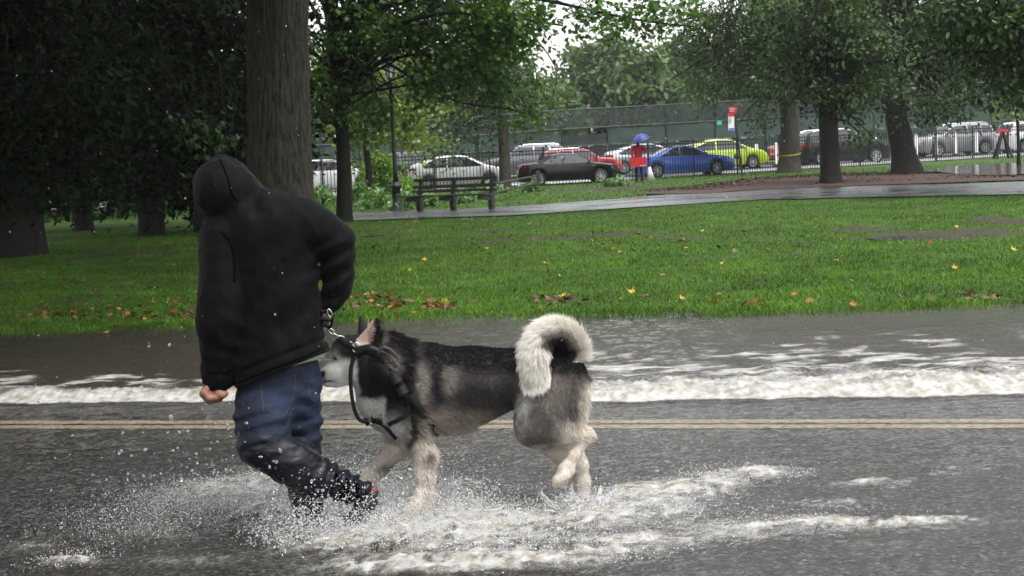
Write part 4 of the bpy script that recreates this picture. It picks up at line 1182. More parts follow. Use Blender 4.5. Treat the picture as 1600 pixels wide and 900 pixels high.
for i, (px, py, mt, s, lab) in enumerate([
    (665, 413, M_LIT3, .15, 'large yellow leaf on the lawn right of the runner\'s elbow'), (761, 394, M_LIT3, .11, 'small yellow leaf on the lawn below the bench'), (854, 419, M_LIT3, .10, 'yellow leaf lying on the forked twig'),
    (878, 472, M_LIT3, .13, 'orange yellow leaf above the dog\'s tail on brown litter'), (988, 467, M_LIT3, .13, 'upright yellow leaf on the grass right of the tail'), (1068, 476, M_LIT3, .12, 'yellow leaf at the flood edge, right of the upright one'),
    (1306, 413, M_LIT3, .09, 'small golden leaf on mid lawn below the dark upright tree'), (1493, 428, M_LIT3, .12, 'yellow leaf low on the right of the lawn'), (1586, 399, M_LIT3, .15, 'round golden leaf at the far right of the lawn'),
    (1097, 366, M_LIT3, .12, 'yellow leaf beside the dark mud streak on the lawn'), (1128, 420, M_LIT3, .08, 'tiny pale leaf on the middle of the lawn'), (741, 479, M_LIT2, .10, 'orange leaf at the flood edge beyond the dog\'s back'),
    (1242, 468, M_LIT2, .11, 'red orange leaf on the lawn edge right of centre'), (1335, 484, M_LIT2, .13, 'reddish leaf at the flood edge on the right'), (950, 407, M_LIT2, .10, 'brown orange leaf on the lawn above the tail'),
    (72, 433, M_LIT2, .10, 'orange leaf on the dark lawn at far left'), (207, 413, M_LIT2, .11, 'orange leaf on the shaded lawn left of the runner'), (263, 460, M_LIT2, .08, 'small orange leaf close to the runner\'s left sleeve'), (715, 342, M_LIT2, .11, 'orange leaf on the path under the bench'), (610, 398, M_LIT2, .10, 'faded leaf on the lawn near the elbow')]):
    leaf_thing(px, py, mt, s, lab, 300 + i)
# twigs on the lawn
def twig(pts, rad, lab):
    c = ground(*pts[0], GZ); 
    P_ = [at(a, b_, (c - CPOS) @ FWD) for a, b_ in pts[1:]]
    base = Vector(c)
    mb = MB(); mb.tube([Vector(p) - base for p in [c] + P_], np.linspace(rad, rad * .5, len(P_) + 1), 6)
    o = mb.build('twig', M_BARK, None, True); o.location = base; tag(o, lab, 'twig')
twig([(858, 428), (855, 419), (851, 400)], .008, 'forked black twig standing in the middle of the lawn')
twig([(622, 392), (622, 384), (625, 378)], .008, 'short dark twig stuck in the lawn right of the elbow')
twig([(596, 388), (592, 382), (588, 378)], .008, 'thin leaning twig close beside the runner\'s elbow')
twig([(225, 452), (240, 448), (268, 454)], .01, 'long dark twig lying on the shaded lawn')
# ================================================================== PARK FURNITURE
M_IRON = simple('black_iron', (0.007, 0.0075, 0.008), 0.5, 0.0, var=0.2)
M_WOOD = simple('weathered_slat', (0.04, 0.037, 0.032), 0.5, var=0.35, vscale=8, bump=0.4, bscale=30, stretch=(.2, 3, 3))
M_CONC = simple('bench_concrete', (0.035, 0.033, 0.03), 0.7, var=0.3, bump=0.4, bscale=40)
M_WHITE = simple('white_paint', (0.78, 0.78, 0.77), 0.4, var=0.06)
M_RED = simple('red_plastic', (0.50, 0.02, 0.025), 0.35, var=0.1)
M_BLACKR = simple('black_rubber', (0.012, 0.012, 0.012), 0.6)

# ---- bench on the far side of the path
bl = ground(655, 331, GZ + .02); br_ = ground(767, 328, GZ + .02)
bd = br_ - bl; blen = np.linalg.norm(bd[:2]); bang = math.atan2(bd[1], bd[0])
t = thing('park_bench', 'weathered slatted park bench with three concrete legs facing the path', 'bench', (bl + br_) / 2, bang)
sh_ = -0.16     # the seat side points towards the path and a little left
for i, x in enumerate((-blen / 2 , -blen / 2 + blen * .47, blen / 2)):
    mb = MB()
    mb.box((x, 0.06, .20), (.11, .16, .42))
    mb.add([(x - .05, .02, .40), (x + .05, .02, .40), (x + .05, .13, .40), (x - .05, .13, .40), (x - .05, .16, .86), (x + .05, .16, .86), (x + .05, .22, .86), (x - .05, .22, .86)], [(0, 3, 2, 1), (4, 5, 6, 7), (0, 1, 5, 4), (1, 2, 6, 5), (2, 3, 7, 6), (3, 0, 4, 7)])
    mb.add([(x - .16, -.38, .30), (x - .05, -.38, .30), (x - .05, -.38, .39), (x - .16, -.38, .39), (x - .05, .02, .25), (x + .045, .02, .25), (x + .045, .02, .397), (x - .05, .02, .397)], [(0, 1, 2, 3), (7, 6, 5, 4), (0, 4, 5, 1), (1, 5, 6, 2), (2, 6, 7, 3), (3, 7, 4, 0)])
    mb.build('leg', M_CONC, t)
for j, (y, z, hh) in enumerate(((.125, .82, .085), (.085, .64, .085), (.055, .52, .06))):
    mb = MB(); mb.box((-.02, y, z), (blen + .34, .035, hh)); mb.build('back_slat', M_WOOD, t)
for j in range(4):
    mb = MB(); mb.box((-.10, -.36 + j * .105, .415), (blen + .34, .085, .035)); mb.build('seat_slat', M_WOOD, t)
# ---- low pipe rail that goes on past the bench
ra, rb = ground(800, 303, GZ), ground(842, 299, GZ)
t = thing('pipe_rail', 'low dark pipe rail ending in a short post right of the bench', 'rail', ra)
d_ = rb - ra
st = ground(772, 318, GZ) - ra
mb = MB(); mb.box((d_[0], d_[1], .36), (.14, .14, .76)); mb.build('post', M_CONC, t)
for z in (.30, .56):
    mb = MB(); mb.tube([(st[0], st[1], z), (d_[0] - .05, d_[1], z)], .035, 6); mb.build('pipe', M_IRON, t)

# ---- lamp post
lb = ground(621, 329, GZ)
dl = (lb - CPOS) @ FWD; sc_ = dl / F
H = 236 * sc_
t = thing('lamp_post', 'black cast iron lamp post with lantern rising beside the bench', 'lamp post', lb)
mb = MB(); mb.lathe([(.26, -.05), (.26, .05), (.20, .07), (.18, .12), (.125, .16), (.115, .62), (.15, .64), (.155, .70), (.11, .73), (.085, .80)], 16); mb.build('base', M_IRON, t, True)
mb = MB(); mb.lathe([(.085, .8), (.062, 1.1), (.055, 2.0), (.05, H - .72), (.085, H - .70), (.085, H - .66), (.05, H - .64), (.06, H - .56)], 14); mb.build('pole', M_IRON, t, True)
mb = MB(); mb.tube([(-.36, 0, H - .70), (.06, 0, H - .70)], .02, 8); mb.build('ladder_bar', M_IRON, t, True)
lan = MB()
for i in range(6):
    a = i * math.pi / 3 + .5
    lan.tube([(.07 * math.cos(a), .07 * math.sin(a), H - .56), (.155 * math.cos(a), .155 * math.sin(a), H - .25)], .012, 5)
lan.lathe([(.06, H - .57), (.09, H - .55), (.075, H - .53)], 12)
lan = lan.build('lantern', M_IRON, t)
mt, nt, b = newmat('frosted_lamp_glass'); b.inputs['Base Color'].default_value = (.62, .62, .64, 1); b.inputs['Roughness'].default_value = .35; M_LGLASS = mt
for i in range(6):
    a0 = i * math.pi / 3 + .5; a1 = a0 + math.pi / 3
    p = lambda r, a, z: (r * math.cos(a), r * math.sin(a), z)
    mb = MB(); mb.add([p(.068, a0, H - .55), p(.068, a1, H - .55), p(.15, a1, H - .255), p(.15, a0, H - .255), p(.062, a0, H - .55), p(.062, a1, H - .55), p(.144, a1, H - .255), p(.144, a0, H - .255)], [(0, 1, 2, 3), (7, 6, 5, 4), (0, 4, 5, 1), (1, 5, 6, 2), (2, 6, 7, 3), (3, 7, 4, 0)]); mb.build('pane', M_LGLASS, lan)
mb = MB(); mb.lathe([(.185, H - .26), (.19, H - .23), (.15, H - .17), (.10, H - .12), (.05, H - .08), (.03, H - .04), (.04, H - .02), (.008, H + .05)], 14); mb.build('lantern_cap', M_IRON, t, True)

# ---- iron picket fence along the street
t = thing('iron_fence', 'long black iron picket fence between the lawn and the street', 'fence', (0, 0, 0))
HF = 1.48
seg = np.diff(FENCE, axis=0); sl = np.linalg.norm(seg, axis=1); cum = np.concatenate([[0], np.cumsum(sl)])
def fpt(s): return np.array([np.interp(s, cum, FENCE[:, 0]), np.interp(s, cum, FENCE[:, 1])])
pm = MB(); pm.box((0, 0, HF / 2 + .02), (.028, .028, HF - .06)); pm.box((0, 0, HF + .04), (.03, .03, .13), taper=.1); pm = pm.mesh('picket', M_IRON)
pom = MB(); pom.box((0, 0, HF / 2 + .03), (.065, .065, HF + .12)); pom.lathe([(.045, HF + .09), (.05, HF + .12), (.02, HF + .17), (.005, HF + .2)], 8); pom = pom.mesh('post', M_IRON)
s0 = np.interp(-7.6, FENCE[:, 0], cum); s1 = cum[-1] - 3.5
nb = 298; step = (s1 - s0) / nb
k = 0
for i in range(nb):
    s_ = s0 + i * step
    q = fpt(s_)
    o = obj('picket', pm, t); o.location = (q[0], q[1], GZ - .02)
npost = int((s1 - s0) / 2.3)
for i in range(npost + 1):
    q = fpt(s0 + i * 2.3 + step / 2)
    o = obj('post', pom, t); o.location = (q[0], q[1], GZ - .05)
for z in (.16, HF - .20, HF - .06):
    mb = MB()
    pts = [fpt(s) for s in np.linspace(s0 - .1, s1, 40)]
    for a, b_ in zip(pts[:-1], pts[1:]):
        n_ = np.array([-(b_ - a)[1], (b_ - a)[0]]); n_ = n_ / np.linalg.norm(n_) * .012
        mb.add([(a[0] - n_[0], a[1] - n_[1], GZ + z), (b_[0] - n_[0], b_[1] - n_[1], GZ + z), (b_[0] + n_[0], b_[1] + n_[1], GZ + z), (a[0] + n_[0], a[1] + n_[1], GZ + z), (a[0] - n_[0], a[1] - n_[1], GZ + z + .04), (b_[0] - n_[0], b_[1] - n_[1], GZ + z + .04), (b_[0] + n_[0], b_[1] + n_[1], GZ + z + .04), (a[0] + n_[0], a[1] + n_[1], GZ + z + .04)], [(0, 3, 2, 1), (4, 5, 6, 7), (0, 1, 5, 4), (2, 3, 7, 6)])
    mb.build('rail', M_IRON, t)

# ---- tennis court fence with green windscreens
M_GFRAME = simple('green_fence_pipe', (0.012, 0.022, 0.02), 0.5)
M_SCREEN = simple('green_windscreen', (0.026, 0.046, 0.041), 0.75, var=0.25, vscale=1.2, bump=0.3, bscale=1.5, bdist=.1)
M_SCREEN2 = simple('black_windscreen', (0.012, 0.016, 0.016), 0.6, var=0.3, vscale=1.0, bump=0.5, bscale=1.2, bdist=.15)
mt, nt, b = newmat('chain_link')
vx = N(nt, 'ShaderNodeTexWave'); vx.inputs['Scale'].default_value = 6; 
tr = nt.nodes.new('ShaderNodeBsdfTransparent'); mx = nt.nodes.new('ShaderNodeMixShader'); mx.inputs[0].default_value = .55
b.inputs['Base Color'].default_value = (.025, .034, .032, 1)
nt.links.new(tr.outputs[0], mx.inputs[1]); nt.links.new(b.outputs[0], mx.inputs[2]); nt.links.new(mx.outputs[0], nt.nodes['Material Output'].inputs[0])
nt.nodes.remove(vx)
M_LINK = mt
t = thing('tennis_fence', 'tall tennis court fence hung with green windscreens beyond the street', 'fence', (0, 0, 0))
TX = np.array([(420, 205, 84), (700, 186, 86), (880, 172, 88), (960, 168, 89), (1150, 158, 92), (1330, 146, 95), (1500, 132, 98), (1680, 116, 101)])
def tline(px):
    d = np.interp(px, TX[:, 0], TX[:, 2]); top = np.interp(px, TX[:, 0], TX[:, 1])
    q = at(px, top, d); return q
pxs = [430, 498, 560, 628, 686, 745, 822, 876, 948, 1040, 1116, 1195, 1280, 1365, 1460, 1548, 1630]
for px in pxs:
    q = tline(px); mb = MB(); mb.tube([(q[0], q[1], .0), (q[0], q[1], q[2] + .05)], .05, 8); mb.build('post', M_GFRAME, t)
for lv, hh in ((1.0, .05), (.70, .045), (.42, .035)):
    mb = MB(); pp = [tline(px) * np.array([1, 1, lv]) for px in range(430, 1640, 40)]; mb.tube(pp, hh, 6); mb.build('rail', M_GFRAME, t)
for a, b_ in zip(pxs[:-1], pxs[1:]):
    qa, qb = tline(a), tline(b_)
    dark = a in (876,)
    for (l0, l1, mt_, nm) in ((.02, .41, M_SCREEN2 if dark else M_SCREEN, 'windscreen'), (.43, .69, M_SCREEN2 if dark else M_SCREEN, 'windscreen'), (.71, .985, M_LINK, 'chain_link_panel')):
        if dark and l0 == .43: l1 = .60
        n_ = np.array([0, .035, 0])
        nu, nv = 10, 4
        V = []
        for j in range(nv + 1):
            for i in range(nu + 1):
                u = .025 + .95 * i / nu; w = l0 + (l1 - l0) * j / nv
                p = qa * (1 - u) + qb * u; p = np.array([p[0], p[1], p[2] * w])
                if nm == 'windscreen': p = p + n_ * (1 + 2.2 * float(gnoise(np.array([[p[0] * 1.1, p[2] * 1.4, lv + a]]))[0])) + np.array([0, 0, -.05 * math.sin(math.pi * i / nu) * (j / nv)])
                V.append(p)
        idx = np.arange((nu + 1) * (nv + 1)).reshape(nv + 1, nu + 1)
        Q = np.stack([idx[:-1, :-1], idx[:-1, 1:], idx[1:, 1:], idx[1:, :-1]], -1).reshape(-1, 4)
        obj(nm, mesh_from(nm, np.array(V), Q, mt_, True), t)
# small green notice on the windscreen
q = at(1124, 192, 90); 
mb = MB(); mb.box((0, 0, 0), (.30, .02, .24)); o = mb.build('notice', simple('green_notice', (.02, .42, .25), .5), None); o.location = q; tag(o, 'small bright green notice fixed to the windscreen left of the bus sign', 'sign')
# tall light poles behind
for i, (px, y0) in enumerate(((966, 90), (1281, 60), (820, 120))):
    b0 = at(px, horizon(px) + F * CAMZ / 100, 100); q = at(px, y0, 100)
    t = thing('floodlight_pole', ['tall thin dark pole left of the person in red, beyond the courts', 'tall thin dark pole hidden behind the dark upright tree', 'thin dark pole beyond the courts above the red car'][i], 'pole', b0)
    mb = MB(); mb.tube([(0, 0, 0), (0, 0, q[2] - b0[2])], [.07, .045], 8); mb.build('shaft', M_GFRAME, t)
    mb = MB(); mb.box((0, 0, q[2] - b0[2] + .06), (.5, .2, .14)); mb.build('lamp_head', M_GFRAME, t)

# ---- bus stop sign
gb = ground(1160, 275, .1); d = (gb - CPOS) @ FWD
t = thing('bus_stop_sign', 'leaning bus stop pole with red head and white route panel', 'sign', gb)
tp = at(1146, 166, d) - gb
mb = MB(); mb.tube([(0, 0, 0), tp], .045, 8); mb.build('pole', M_IRON, t)
s_ = d / F
pt = lambda px, py: at(px, py, d - .05) - gb
def panel(x0, x1, y0, y1, nm, mt, par=t, dy=0.0, th=.03):
    a = pt(x0, y1); b_ = pt(x1, y1); c = pt(x1, y0); e = pt(x0, y0)
    off = np.array([0, -dy, 0]); bk = np.array([0, th, 0])
    V = [p + off for p in (a, b_, c, e)] + [p + off + bk for p in (a, b_, c, e)]
    mb = MB(); mb.add(V, [(0, 1, 2, 3), (7, 6, 5, 4), (0, 4, 5, 1), (1, 5, 6, 2), (2, 6, 7, 3), (3, 7, 4, 0)]); return mb.build(nm, mt, par)
hd = panel(1139, 1151, 167, 176.5, 'head_panel', M_RED)
panel(1140, 1147.5, 169.5, 170.5, 'lettering', M_WHITE, hd, .02, .01); panel(1140, 1146.5, 173, 174, 'lettering', M_WHITE, hd, .02, .01)
rp_ = panel(1138, 1147.3, 177, 204, 'route_panel', M_WHITE)
panel(1138, 1147.3, 177, 181.5, 'header', M_RED, rp_, .02, .012); panel(1138.6, 1147.0, 200, 203.6, 'footer', simple('blue_print', (.12, .2, .55), .4), rp_, .02, .012)
for yy in (185, 188, 191): panel(1139.3, 1141.5, yy, yy + 1.1, 'lettering', M_IRON, rp_, .02, .01)

# ---- white flexible posts along the kerb
gm = MB(); gm.lathe([(.075, 0), (.07, .08), (.055, .1), (.055, 1.05), (.045, 1.09), (.01, 1.1)], 10); gmesh = gm.mesh('shaft', M_WHITE, True)
bmesh_ = MB().lathe([(.17, 0), (.17, .05), (.09, .11), (.076, .12)], 10).mesh('rubber_base', M_BLACKR, True)
bsp = [(1183, 262, 'white flexible post in front of the lime taxi\'s nose'), (1214, 260, 'white flexible post just left of the taped tree'), (1276, 256, 'white flexible post left of the dark upright tree'), (1339, 253, 'white flexible post before the black car\'s front door'), (1369, 251, 'white flexible post at the black car\'s front wheel'),
       (1432, 246.5, 'white flexible post at the silver car\'s front wheel'), (1463, 245, 'white flexible post before the silver car\'s front door'), (1494, 243.5, 'white flexible post before the silver car\'s rear door'), (1526, 242, 'white flexible post at the silver car\'s rear wheel'), (1557, 240.5, 'white flexible post left of the red barrier'), (1588, 239, 'white flexible post at the white car\'s rear wheel')]
for px, py, lab in bsp:
    q = ground(px, py, .07); s_ = ((q - CPOS) @ FWD) / F * 37 / 1.1
    t = thing('delineator_post', lab, 'bollard', q, 0, 'white flexible posts along the kerb'); t.scale = (s_ * 1.25, s_ * 1.25, s_)
    obj('shaft', gmesh, t); obj('rubber_base', bmesh_, t)

# ---- trestle barrier with red beam
q = ground(1567, 248, GZ); d = (q - CPOS) @ FWD; s_ = d / F
t = thing('trestle_barrier', 'red topped black trestle barrier by the fence near the white car', 'barrier', q)
for sx in (-1, 1):
    for sy in (-.25, .25):
        mb = MB(); mb.tube([(sx * 12 * s_, sy, 0), (sx * 1.0 * s_, sy * .1, 42 * s_)], .06, 6); mb.build('leg', M_IRON, t)
mb = MB(); mb.box((0, 0, 43 * s_), (18 * s_, .12, .14)); mb.build('beam', M_RED, t)

# ---- yellow tape round the tree
c = (T4[0] + T4[1]) / 2; zt = float(at(1233, 241, d4)[2])
mb = MB(); ring = []
for j, z in enumerate((zt - .022, zt + .022)):
    for i in range(28):
        a = 2 * math.pi * i / 28; rr = .50 + .02 * math.sin(3 * a); ring.append((rr * math.cos(a), rr * math.sin(a), z + .05 * math.sin(a + .7)))
mb.add(ring, [(i, (i + 1) % 28, 28 + (i + 1) % 28, 28 + i) for i in range(28)])
o = mb.build('caution_tape', simple('yellow_tape', (.40, .30, .02), .5), None, True); o.location = (T4[1][0], T4[1][1], 0); tag(o, 'strip of yellow caution tape tied round the broad tree trunk', 'tape')
# ================================================================== CARS
mt, nt, b = newmat('car_glass'); b.inputs['Base Color'].default_value = (.02, .025, .028, 1); b.inputs['Roughness'].default_value = .05; b.inputs['Specular IOR Level'].default_value = .8; M_GLASS = mt
M_TYRE = simple('tyre', (.012, .012, .012), .75)
M_RIM = simple('alloy_rim', (.45, .46, .47), .3, .7, var=.1)
M_TRIM = simple('black_trim', (.015, .015, .016), .5)
M_LAMP = simple('headlight_lens', (.75, .77, .8), .12, var=.05)
M_TAIL = simple('taillight_lens', (.42, .01, .012), .15, var=.1, coat=.6)
M_CHROME = simple('roof_rail', (.6, .6, .6), .25, .8, var=.05)
M_PLATE = simple('number_plate', (.6, .58, .45), .4, var=.1)
def paint(name, c, metal=.3, rough=.28):
    dk = max(c) < .03
    return simple(name, c, rough, metal, var=.04, coat=.35 if dk else 1.0, vscale=2, spec=.25 if dk else .5)
PROF = {   # fractions of length from the tail (0) to the nose (1), heights in fractions of H
 'sedan': dict(L=4.75, W=1.82, H=1.46, top=[(0, .56), (.012, .66), (.04, .71), (.16, .735), (.20, .76), (.34, .965), (.42, 1.0), (.52, .99), (.60, .945), (.735, .70), (.78, .675), (.93, .60), (.98, .52), (1, .42)], belt=.66, wind=(.595, .74), rear=(.185, .345), side=[[(.235, .72), (.355, .93), (.42, .955), (.42, .68), (.25, .68)], [(.435, .957), (.51, .95), (.585, .905), (.70, .70), (.68, .68), (.435, .68)]], wheels=(.185, .80), wr=.33),
 'suv': dict(L=4.75, W=1.9, H=1.75, top=[(0, .50), (.01, .60), (.03, .68), (.075, .90), (.12, .965), (.25, 1.0), (.45, .995), (.56, .96), (.60, .94), (.725, .69), (.77, .665), (.93, .60), (.985, .52), (1, .40)], belt=.64, wind=(.60, .735), rear=(.02, .085), side=[[(.075, .70), (.105, .90), (.22, .93), (.22, .67), (.09, .67)], [(.235, .932), (.40, .935), (.40, .67), (.235, .67)], [(.415, .935), (.54, .925), (.595, .895), (.70, .69), (.68, .67), (.415, .67)]], wheels=(.19, .80), wr=.37),
 'hatch': dict(L=4.55, W=1.76, H=1.52, top=[(0, .50), (.012, .66), (.03, .74), (.08, .82), (.22, .93), (.36, .99), (.44, 1.0), (.54, .985), (.62, .935), (.77, .70), (.82, .655), (.93, .58), (.985, .46), (1, .38)], belt=.62, wind=(.61, .79), rear=(.04, .30), side=[[(.14, .74), (.25, .88), (.38, .945), (.38, .65), (.16, .65)], [(.395, .948), (.46, .955), (.53, .94), (.60, .895), (.74, .68), (.72, .65), (.395, .65)]], wheels=(.19, .80), wr=.32),
}
def wheel_meshes(wr):
    ty = MB().lathe([(wr * .66, -.10), (wr * .93, -.11), (wr, -.07), (wr, .07), (wr * .93, .11), (wr * .66, .10)], 26, cap=True).mesh('tyre', M_TYRE, True)
    rm = MB(); rm.lathe([(wr * .57, .112), (wr * .66, .118), (wr * .68, .10)], 26, cap=False); rm.lathe([(.001, .105), (wr * .17, .112), (wr * .16, .095)], 12, cap=False)
    for i in range(7):
        a = 2 * math.pi * i / 7
        ca, sa = math.cos(a), math.sin(a); w0, w1 = wr * .085, wr * .055
        V = []
        for r_, w in ((wr * .10, w0), (wr * .60, w1)):
            for sgn in (-1, 1): V.append((r_ * ca - sgn * w * sa, r_ * sa + sgn * w * ca, .116 if r_ < wr * .3 else .112))
        V += [(x, y, z - .03) for x, y, z in V]
        rm.add(V, [(0, 2, 3, 1), (0, 1, 5, 4), (0, 4, 6, 2), (1, 3, 7, 5), (2, 6, 7, 3)])
    return ty, rm.mesh('rim', M_RIM)
WM = {}
def build_car(kind, name, label, px, py, facing, pm, yaw, z=.07, lenpx=None, scale=1.0, rails=False, logo=False, hscale=1.0, group='cars parked along the street'):
    K = PROF[kind]; L, W_, H_ = K['L'], K['W'], K['H'] * hscale
    q = ground(px, py, z)
    t = thing(name, label, 'car', q, yaw + (0 if facing > 0 else math.pi), group)
    t.scale = (scale,) * 3
    top = np.array(K['top']); X0 = -L / 2
    wx = [X0 + f * L for f in K['wheels']]; wr = K['wr']
    st = sorted(set(np.round(np.concatenate([np.linspace(0, 1, 22), top[:, 0], *[np.array([(w - X0) / L + d / L for d in np.linspace(-wr * 1.16, wr * 1.16, 13)]) for w in wx]]), 4)))
    ring = []
    def hw(f):  # plan half width
        e = min(f, 1 - f)
        return W_ / 2 * (1 - .20 * math.exp(-e / .035) - .03 * math.exp(-e / .15))
    def zt(f): return float(np.interp(f, top[:, 0], top[:, 1])) * H_
    zb_ = K['belt'] * H_
    def zlow(f):
        z0 = .22 + .06 * math.exp(-min(f, 1 - f) / .03)
        x = X0 + f * L
        for w in wx:
            d = abs(x - w)
            if d < wr * 1.14: z0 = max(z0, wr + math.sqrt(max((wr * 1.14) ** 2 - d * d, 0)))
        return z0
    def ytop(f, zz):   # half width of the cabin at height zz
        w = hw(f); zz_t = zt(f)
        if zz <= zb_: return w
        return w * (.97 - .24 * (zz - zb_) / max(H_ - zb_, 1e-3))
    for f in st:
        x = X0 + f * L; w = hw(f); zl = zlow(f); z1 = zt(f)
        be = min(zb_, z1 - .02)
        mid = zl + (be - zl) * .5
        r_ = [(w * .93, zl), (w * .985, zl + (be - zl) * .22), (w * 1.0, mid), (w * .99, zl + (be - zl) * .85), (w * .965, be)]
        if z1 > zb_ + .08:
            g_ = z1 - .055
            r_ += [(ytop(f, (be + g_) / 2), (be + g_) / 2), (ytop(f, g_), g_), (ytop(f, z1) * .86, z1 - .012), (ytop(f, z1) * .45, z1 + .008), (0, z1 + .012)]
        else:
            r_ += [(w * .95, be + (z1 - be) * .4), (w * .90, be + (z1 - be) * .7), (w * .75, z1 - .008), (w * .4, z1 + .004), (0, z1 + .01)]
        full = [(x, -y, zz) for y, zz in r_] + [(x, y, zz) for y, zz in r_[-2::-1]]
        ring.append(full)
    k = len(ring[0]); V = [p for r_ in ring for p in r_]
    Fc = []
    for j in range(len(ring) - 1):
        for i in range(k - 1): Fc.append((j * k + i, (j + 1) * k + i, (j + 1) * k + i + 1, j * k + i + 1))
    Fc.append(tuple(range(k))); Fc.append(tuple(reversed(range((len(ring) - 1) * k, len(ring) * k))))
    mb = MB(); mb.add(V, Fc); body = mb.build('body', pm, t, True)
    mb = MB(); mb.box((0, 0, .30), (L * .94, W_ * .86, .2)); mb.build('underbody', M_TRIM, t)
    # wheel houses
    for w in wx:
        for sg in (-1, 1):
            pass
    # side glass
    for sg in (-1, 1):
        for poly in K['side']:
            P_ = [(X0 + f * L, sg * (ytop(f, zz * H_) + .006), zz * H_) for f, zz in poly]
            mb = MB(); n_ = len(P_); P2 = [(a, b_ - sg * .03, c) for a, b_, c in P_]
            mb.add(P_ + P2, [tuple(range(n_)) if sg < 0 else tuple(reversed(range(n_)))] + [(i, (i + 1) % n_, n_ + (i + 1) % n_, n_ + i) for i in range(n_)])
            mb.build('window', M_GLASS, t)
    for nm, (f0, f1) in (('rear_window', K['rear']), ('windshield', K['wind'])):
        V = []; m_ = 7; u_ = 5
        for i in range(m_):
            f = f0 + (f1 - f0) * (.06 + .88 * i / (m_ - 1)); z1 = zt(f); w = ytop(f, z1)
            g0 = (zt(f + .01) - zt(f - .01)) / (.02 * L); nx, nz = -g0, 1.0; ln_ = math.hypot(nx, nz)
            for j in range(u_):
                v = -1 + 2 * j / (u_ - 1)
                V.append((X0 + f * L + nx / ln_ * .02, v * w * .80, z1 + nz / ln_ * .02 - .01 * v * v))
        mb = MB(); mb.add(V, [(i * u_ + j, (i + 1) * u_ + j, (i + 1) * u_ + j + 1, i * u_ + j + 1) for i in range(m_ - 1) for j in range(u_ - 1)]); mb.build(nm, M_GLASS, t, True)
    # wheels
    if wr not in WM: WM[wr] = wheel_meshes(wr)
    for w in wx:
        for sg in (-1, 1):
            e = bpy.data.objects.new('wheel', None); COL.objects.link(e); e.parent = t
            e.location = (w, sg * (W_ / 2 - .10), wr); e.rotation_euler = (math.pi / 2 * (1 if sg < 0 else -1), 0, 0)
            obj('tyre', WM[wr][0], e); obj('rim', WM[wr][1], e)
    # lights, mirrors, handles, plate
    zh = zt(.965) - .06
    for sg in (-1, 1):
        f = .955; mb = MB(); mb.add([(X0 + .91 * L, sg * (hw(.91) * .985 + .004), zh + .05), (X0 + .985 * L, sg * (hw(.985) * .97 + .004), zh - .02), (X0 + .985 * L, sg * (hw(.985) * .97 + .004), zh - .12), (X0 + .92 * L, sg * (hw(.92) * .99 + .006), zh - .06), (X0 + .998 * L, sg * hw(.998) * .55, zh - .03), (X0 + 1.003 * L, sg * hw(.998) * .55, zh - .12)], [(0, 1, 2, 3), (1, 4, 5, 2)])
        mb.build('headlight', M_LAMP, t)
        zt0 = zt(.02) - .10; hgt = .13 if kind != 'hatch' else .3
        mb = MB(); mb.add([(X0 + .075 * L, sg * (hw(.075) * .992 + .008), zt0 + .06), (X0 + .012 * L, sg * (hw(.012) * .975 + .012), zt0 + .07), (X0 + .012 * L, sg * (hw(.012) * .975 + .012), zt0 - hgt), (X0 + .05 * L, sg * (hw(.05) * .995 + .010), zt0 - hgt * .7), (X0 - .004 * L, sg * hw(.0) * .62, zt0 + .03), (X0 - .004 * L, sg * hw(.0) * .62, zt0 - hgt)], [(0, 1, 2, 3), (1, 4, 5, 2)])
        mb.build('taillight', M_TAIL, t)
        fm = K['wind'][1] - .055
        mb = MB(); mb.box((X0 + fm * L, sg * (W_ / 2 + .09), zb_ + .08), (.12, .20, .13), taper=.7); mb.build('mirror', pm, t)
        for fx in (.34, .545):
            mb = MB(); mb.box((X0 + fx * L, sg * (W_ / 2 + .004), zb_ - .10), (.20, .03, .03)); mb.build('door_handle', pm, t)
        if rails:
            mb = MB(); mb.tube([(X0 + .12 * L, sg * W_ * .36, zt(.12) - .0), (X0 + .18 * L, sg * W_ * .355, zt(.18) + .045), (X0 + .48 * L, sg * W_ * .355, zt(.48) + .045), (X0 + .54 * L, sg * W_ * .36, zt(.54))], .022, 6); mb.build('roof_rail', M_CHROME, t)
    mb = MB(); mb.box((X0 - .01, 0, zt(.01) * .62), (.03, .50, .12)); mb.build('number_plate', M_PLATE, t)
    if logo:
        sg = -facing * 1
        mb = MB(); n_ = 20
        for yy_, rad, mt_ in ((.006, .17, None),):
            V = [(X0 + .62 * L + rad * math.cos(2 * math.pi * i / n_), -(W_ / 2 + yy_), .66 + rad * math.sin(2 * math.pi * i / n_)) for i in range(n_)]
            mb.add(V, [tuple(range(n_))])
        roundel = mb.build('roundel', M_TRIM, t)
        mb = MB(); mb.box((X0 + .62 * L, -(W_ / 2 + .012), .735), (.17, .004, .045)); mb.box((X0 + .62 * L, -(W_ / 2 + .012), .64), (.05, .004, .15)); mb.build('lettering', pm, roundel)
    return t
YL, YR = math.radians(7), math.radians(17)
build_car('suv', 'parked_car', 'white pickup sized car half hidden behind the massive trunk', 522, 300, 1, paint('white_paintwork_a', (.72, .72, .70), 0), math.radians(4), hscale=.86)
build_car('suv', 'parked_car', 'dark grey car behind the lamp post', 662, 283, 1, paint('dark_grey_paintwork', (.035, .04, .05), .4), YL, hscale=.98)
build_car('hatch', 'parked_car', 'white compact car seen over the bench back', 716, 295, 1, paint('white_paintwork_b', (.74, .75, .76), 0), math.radians(6), hscale=1.02, scale=.92)
build_car('suv', 'parked_car', 'grey sport utility car behind the straight grey tree', 820, 278, -1, paint('grey_paintwork', (.12, .125, .14), .5), YL, rails=True)
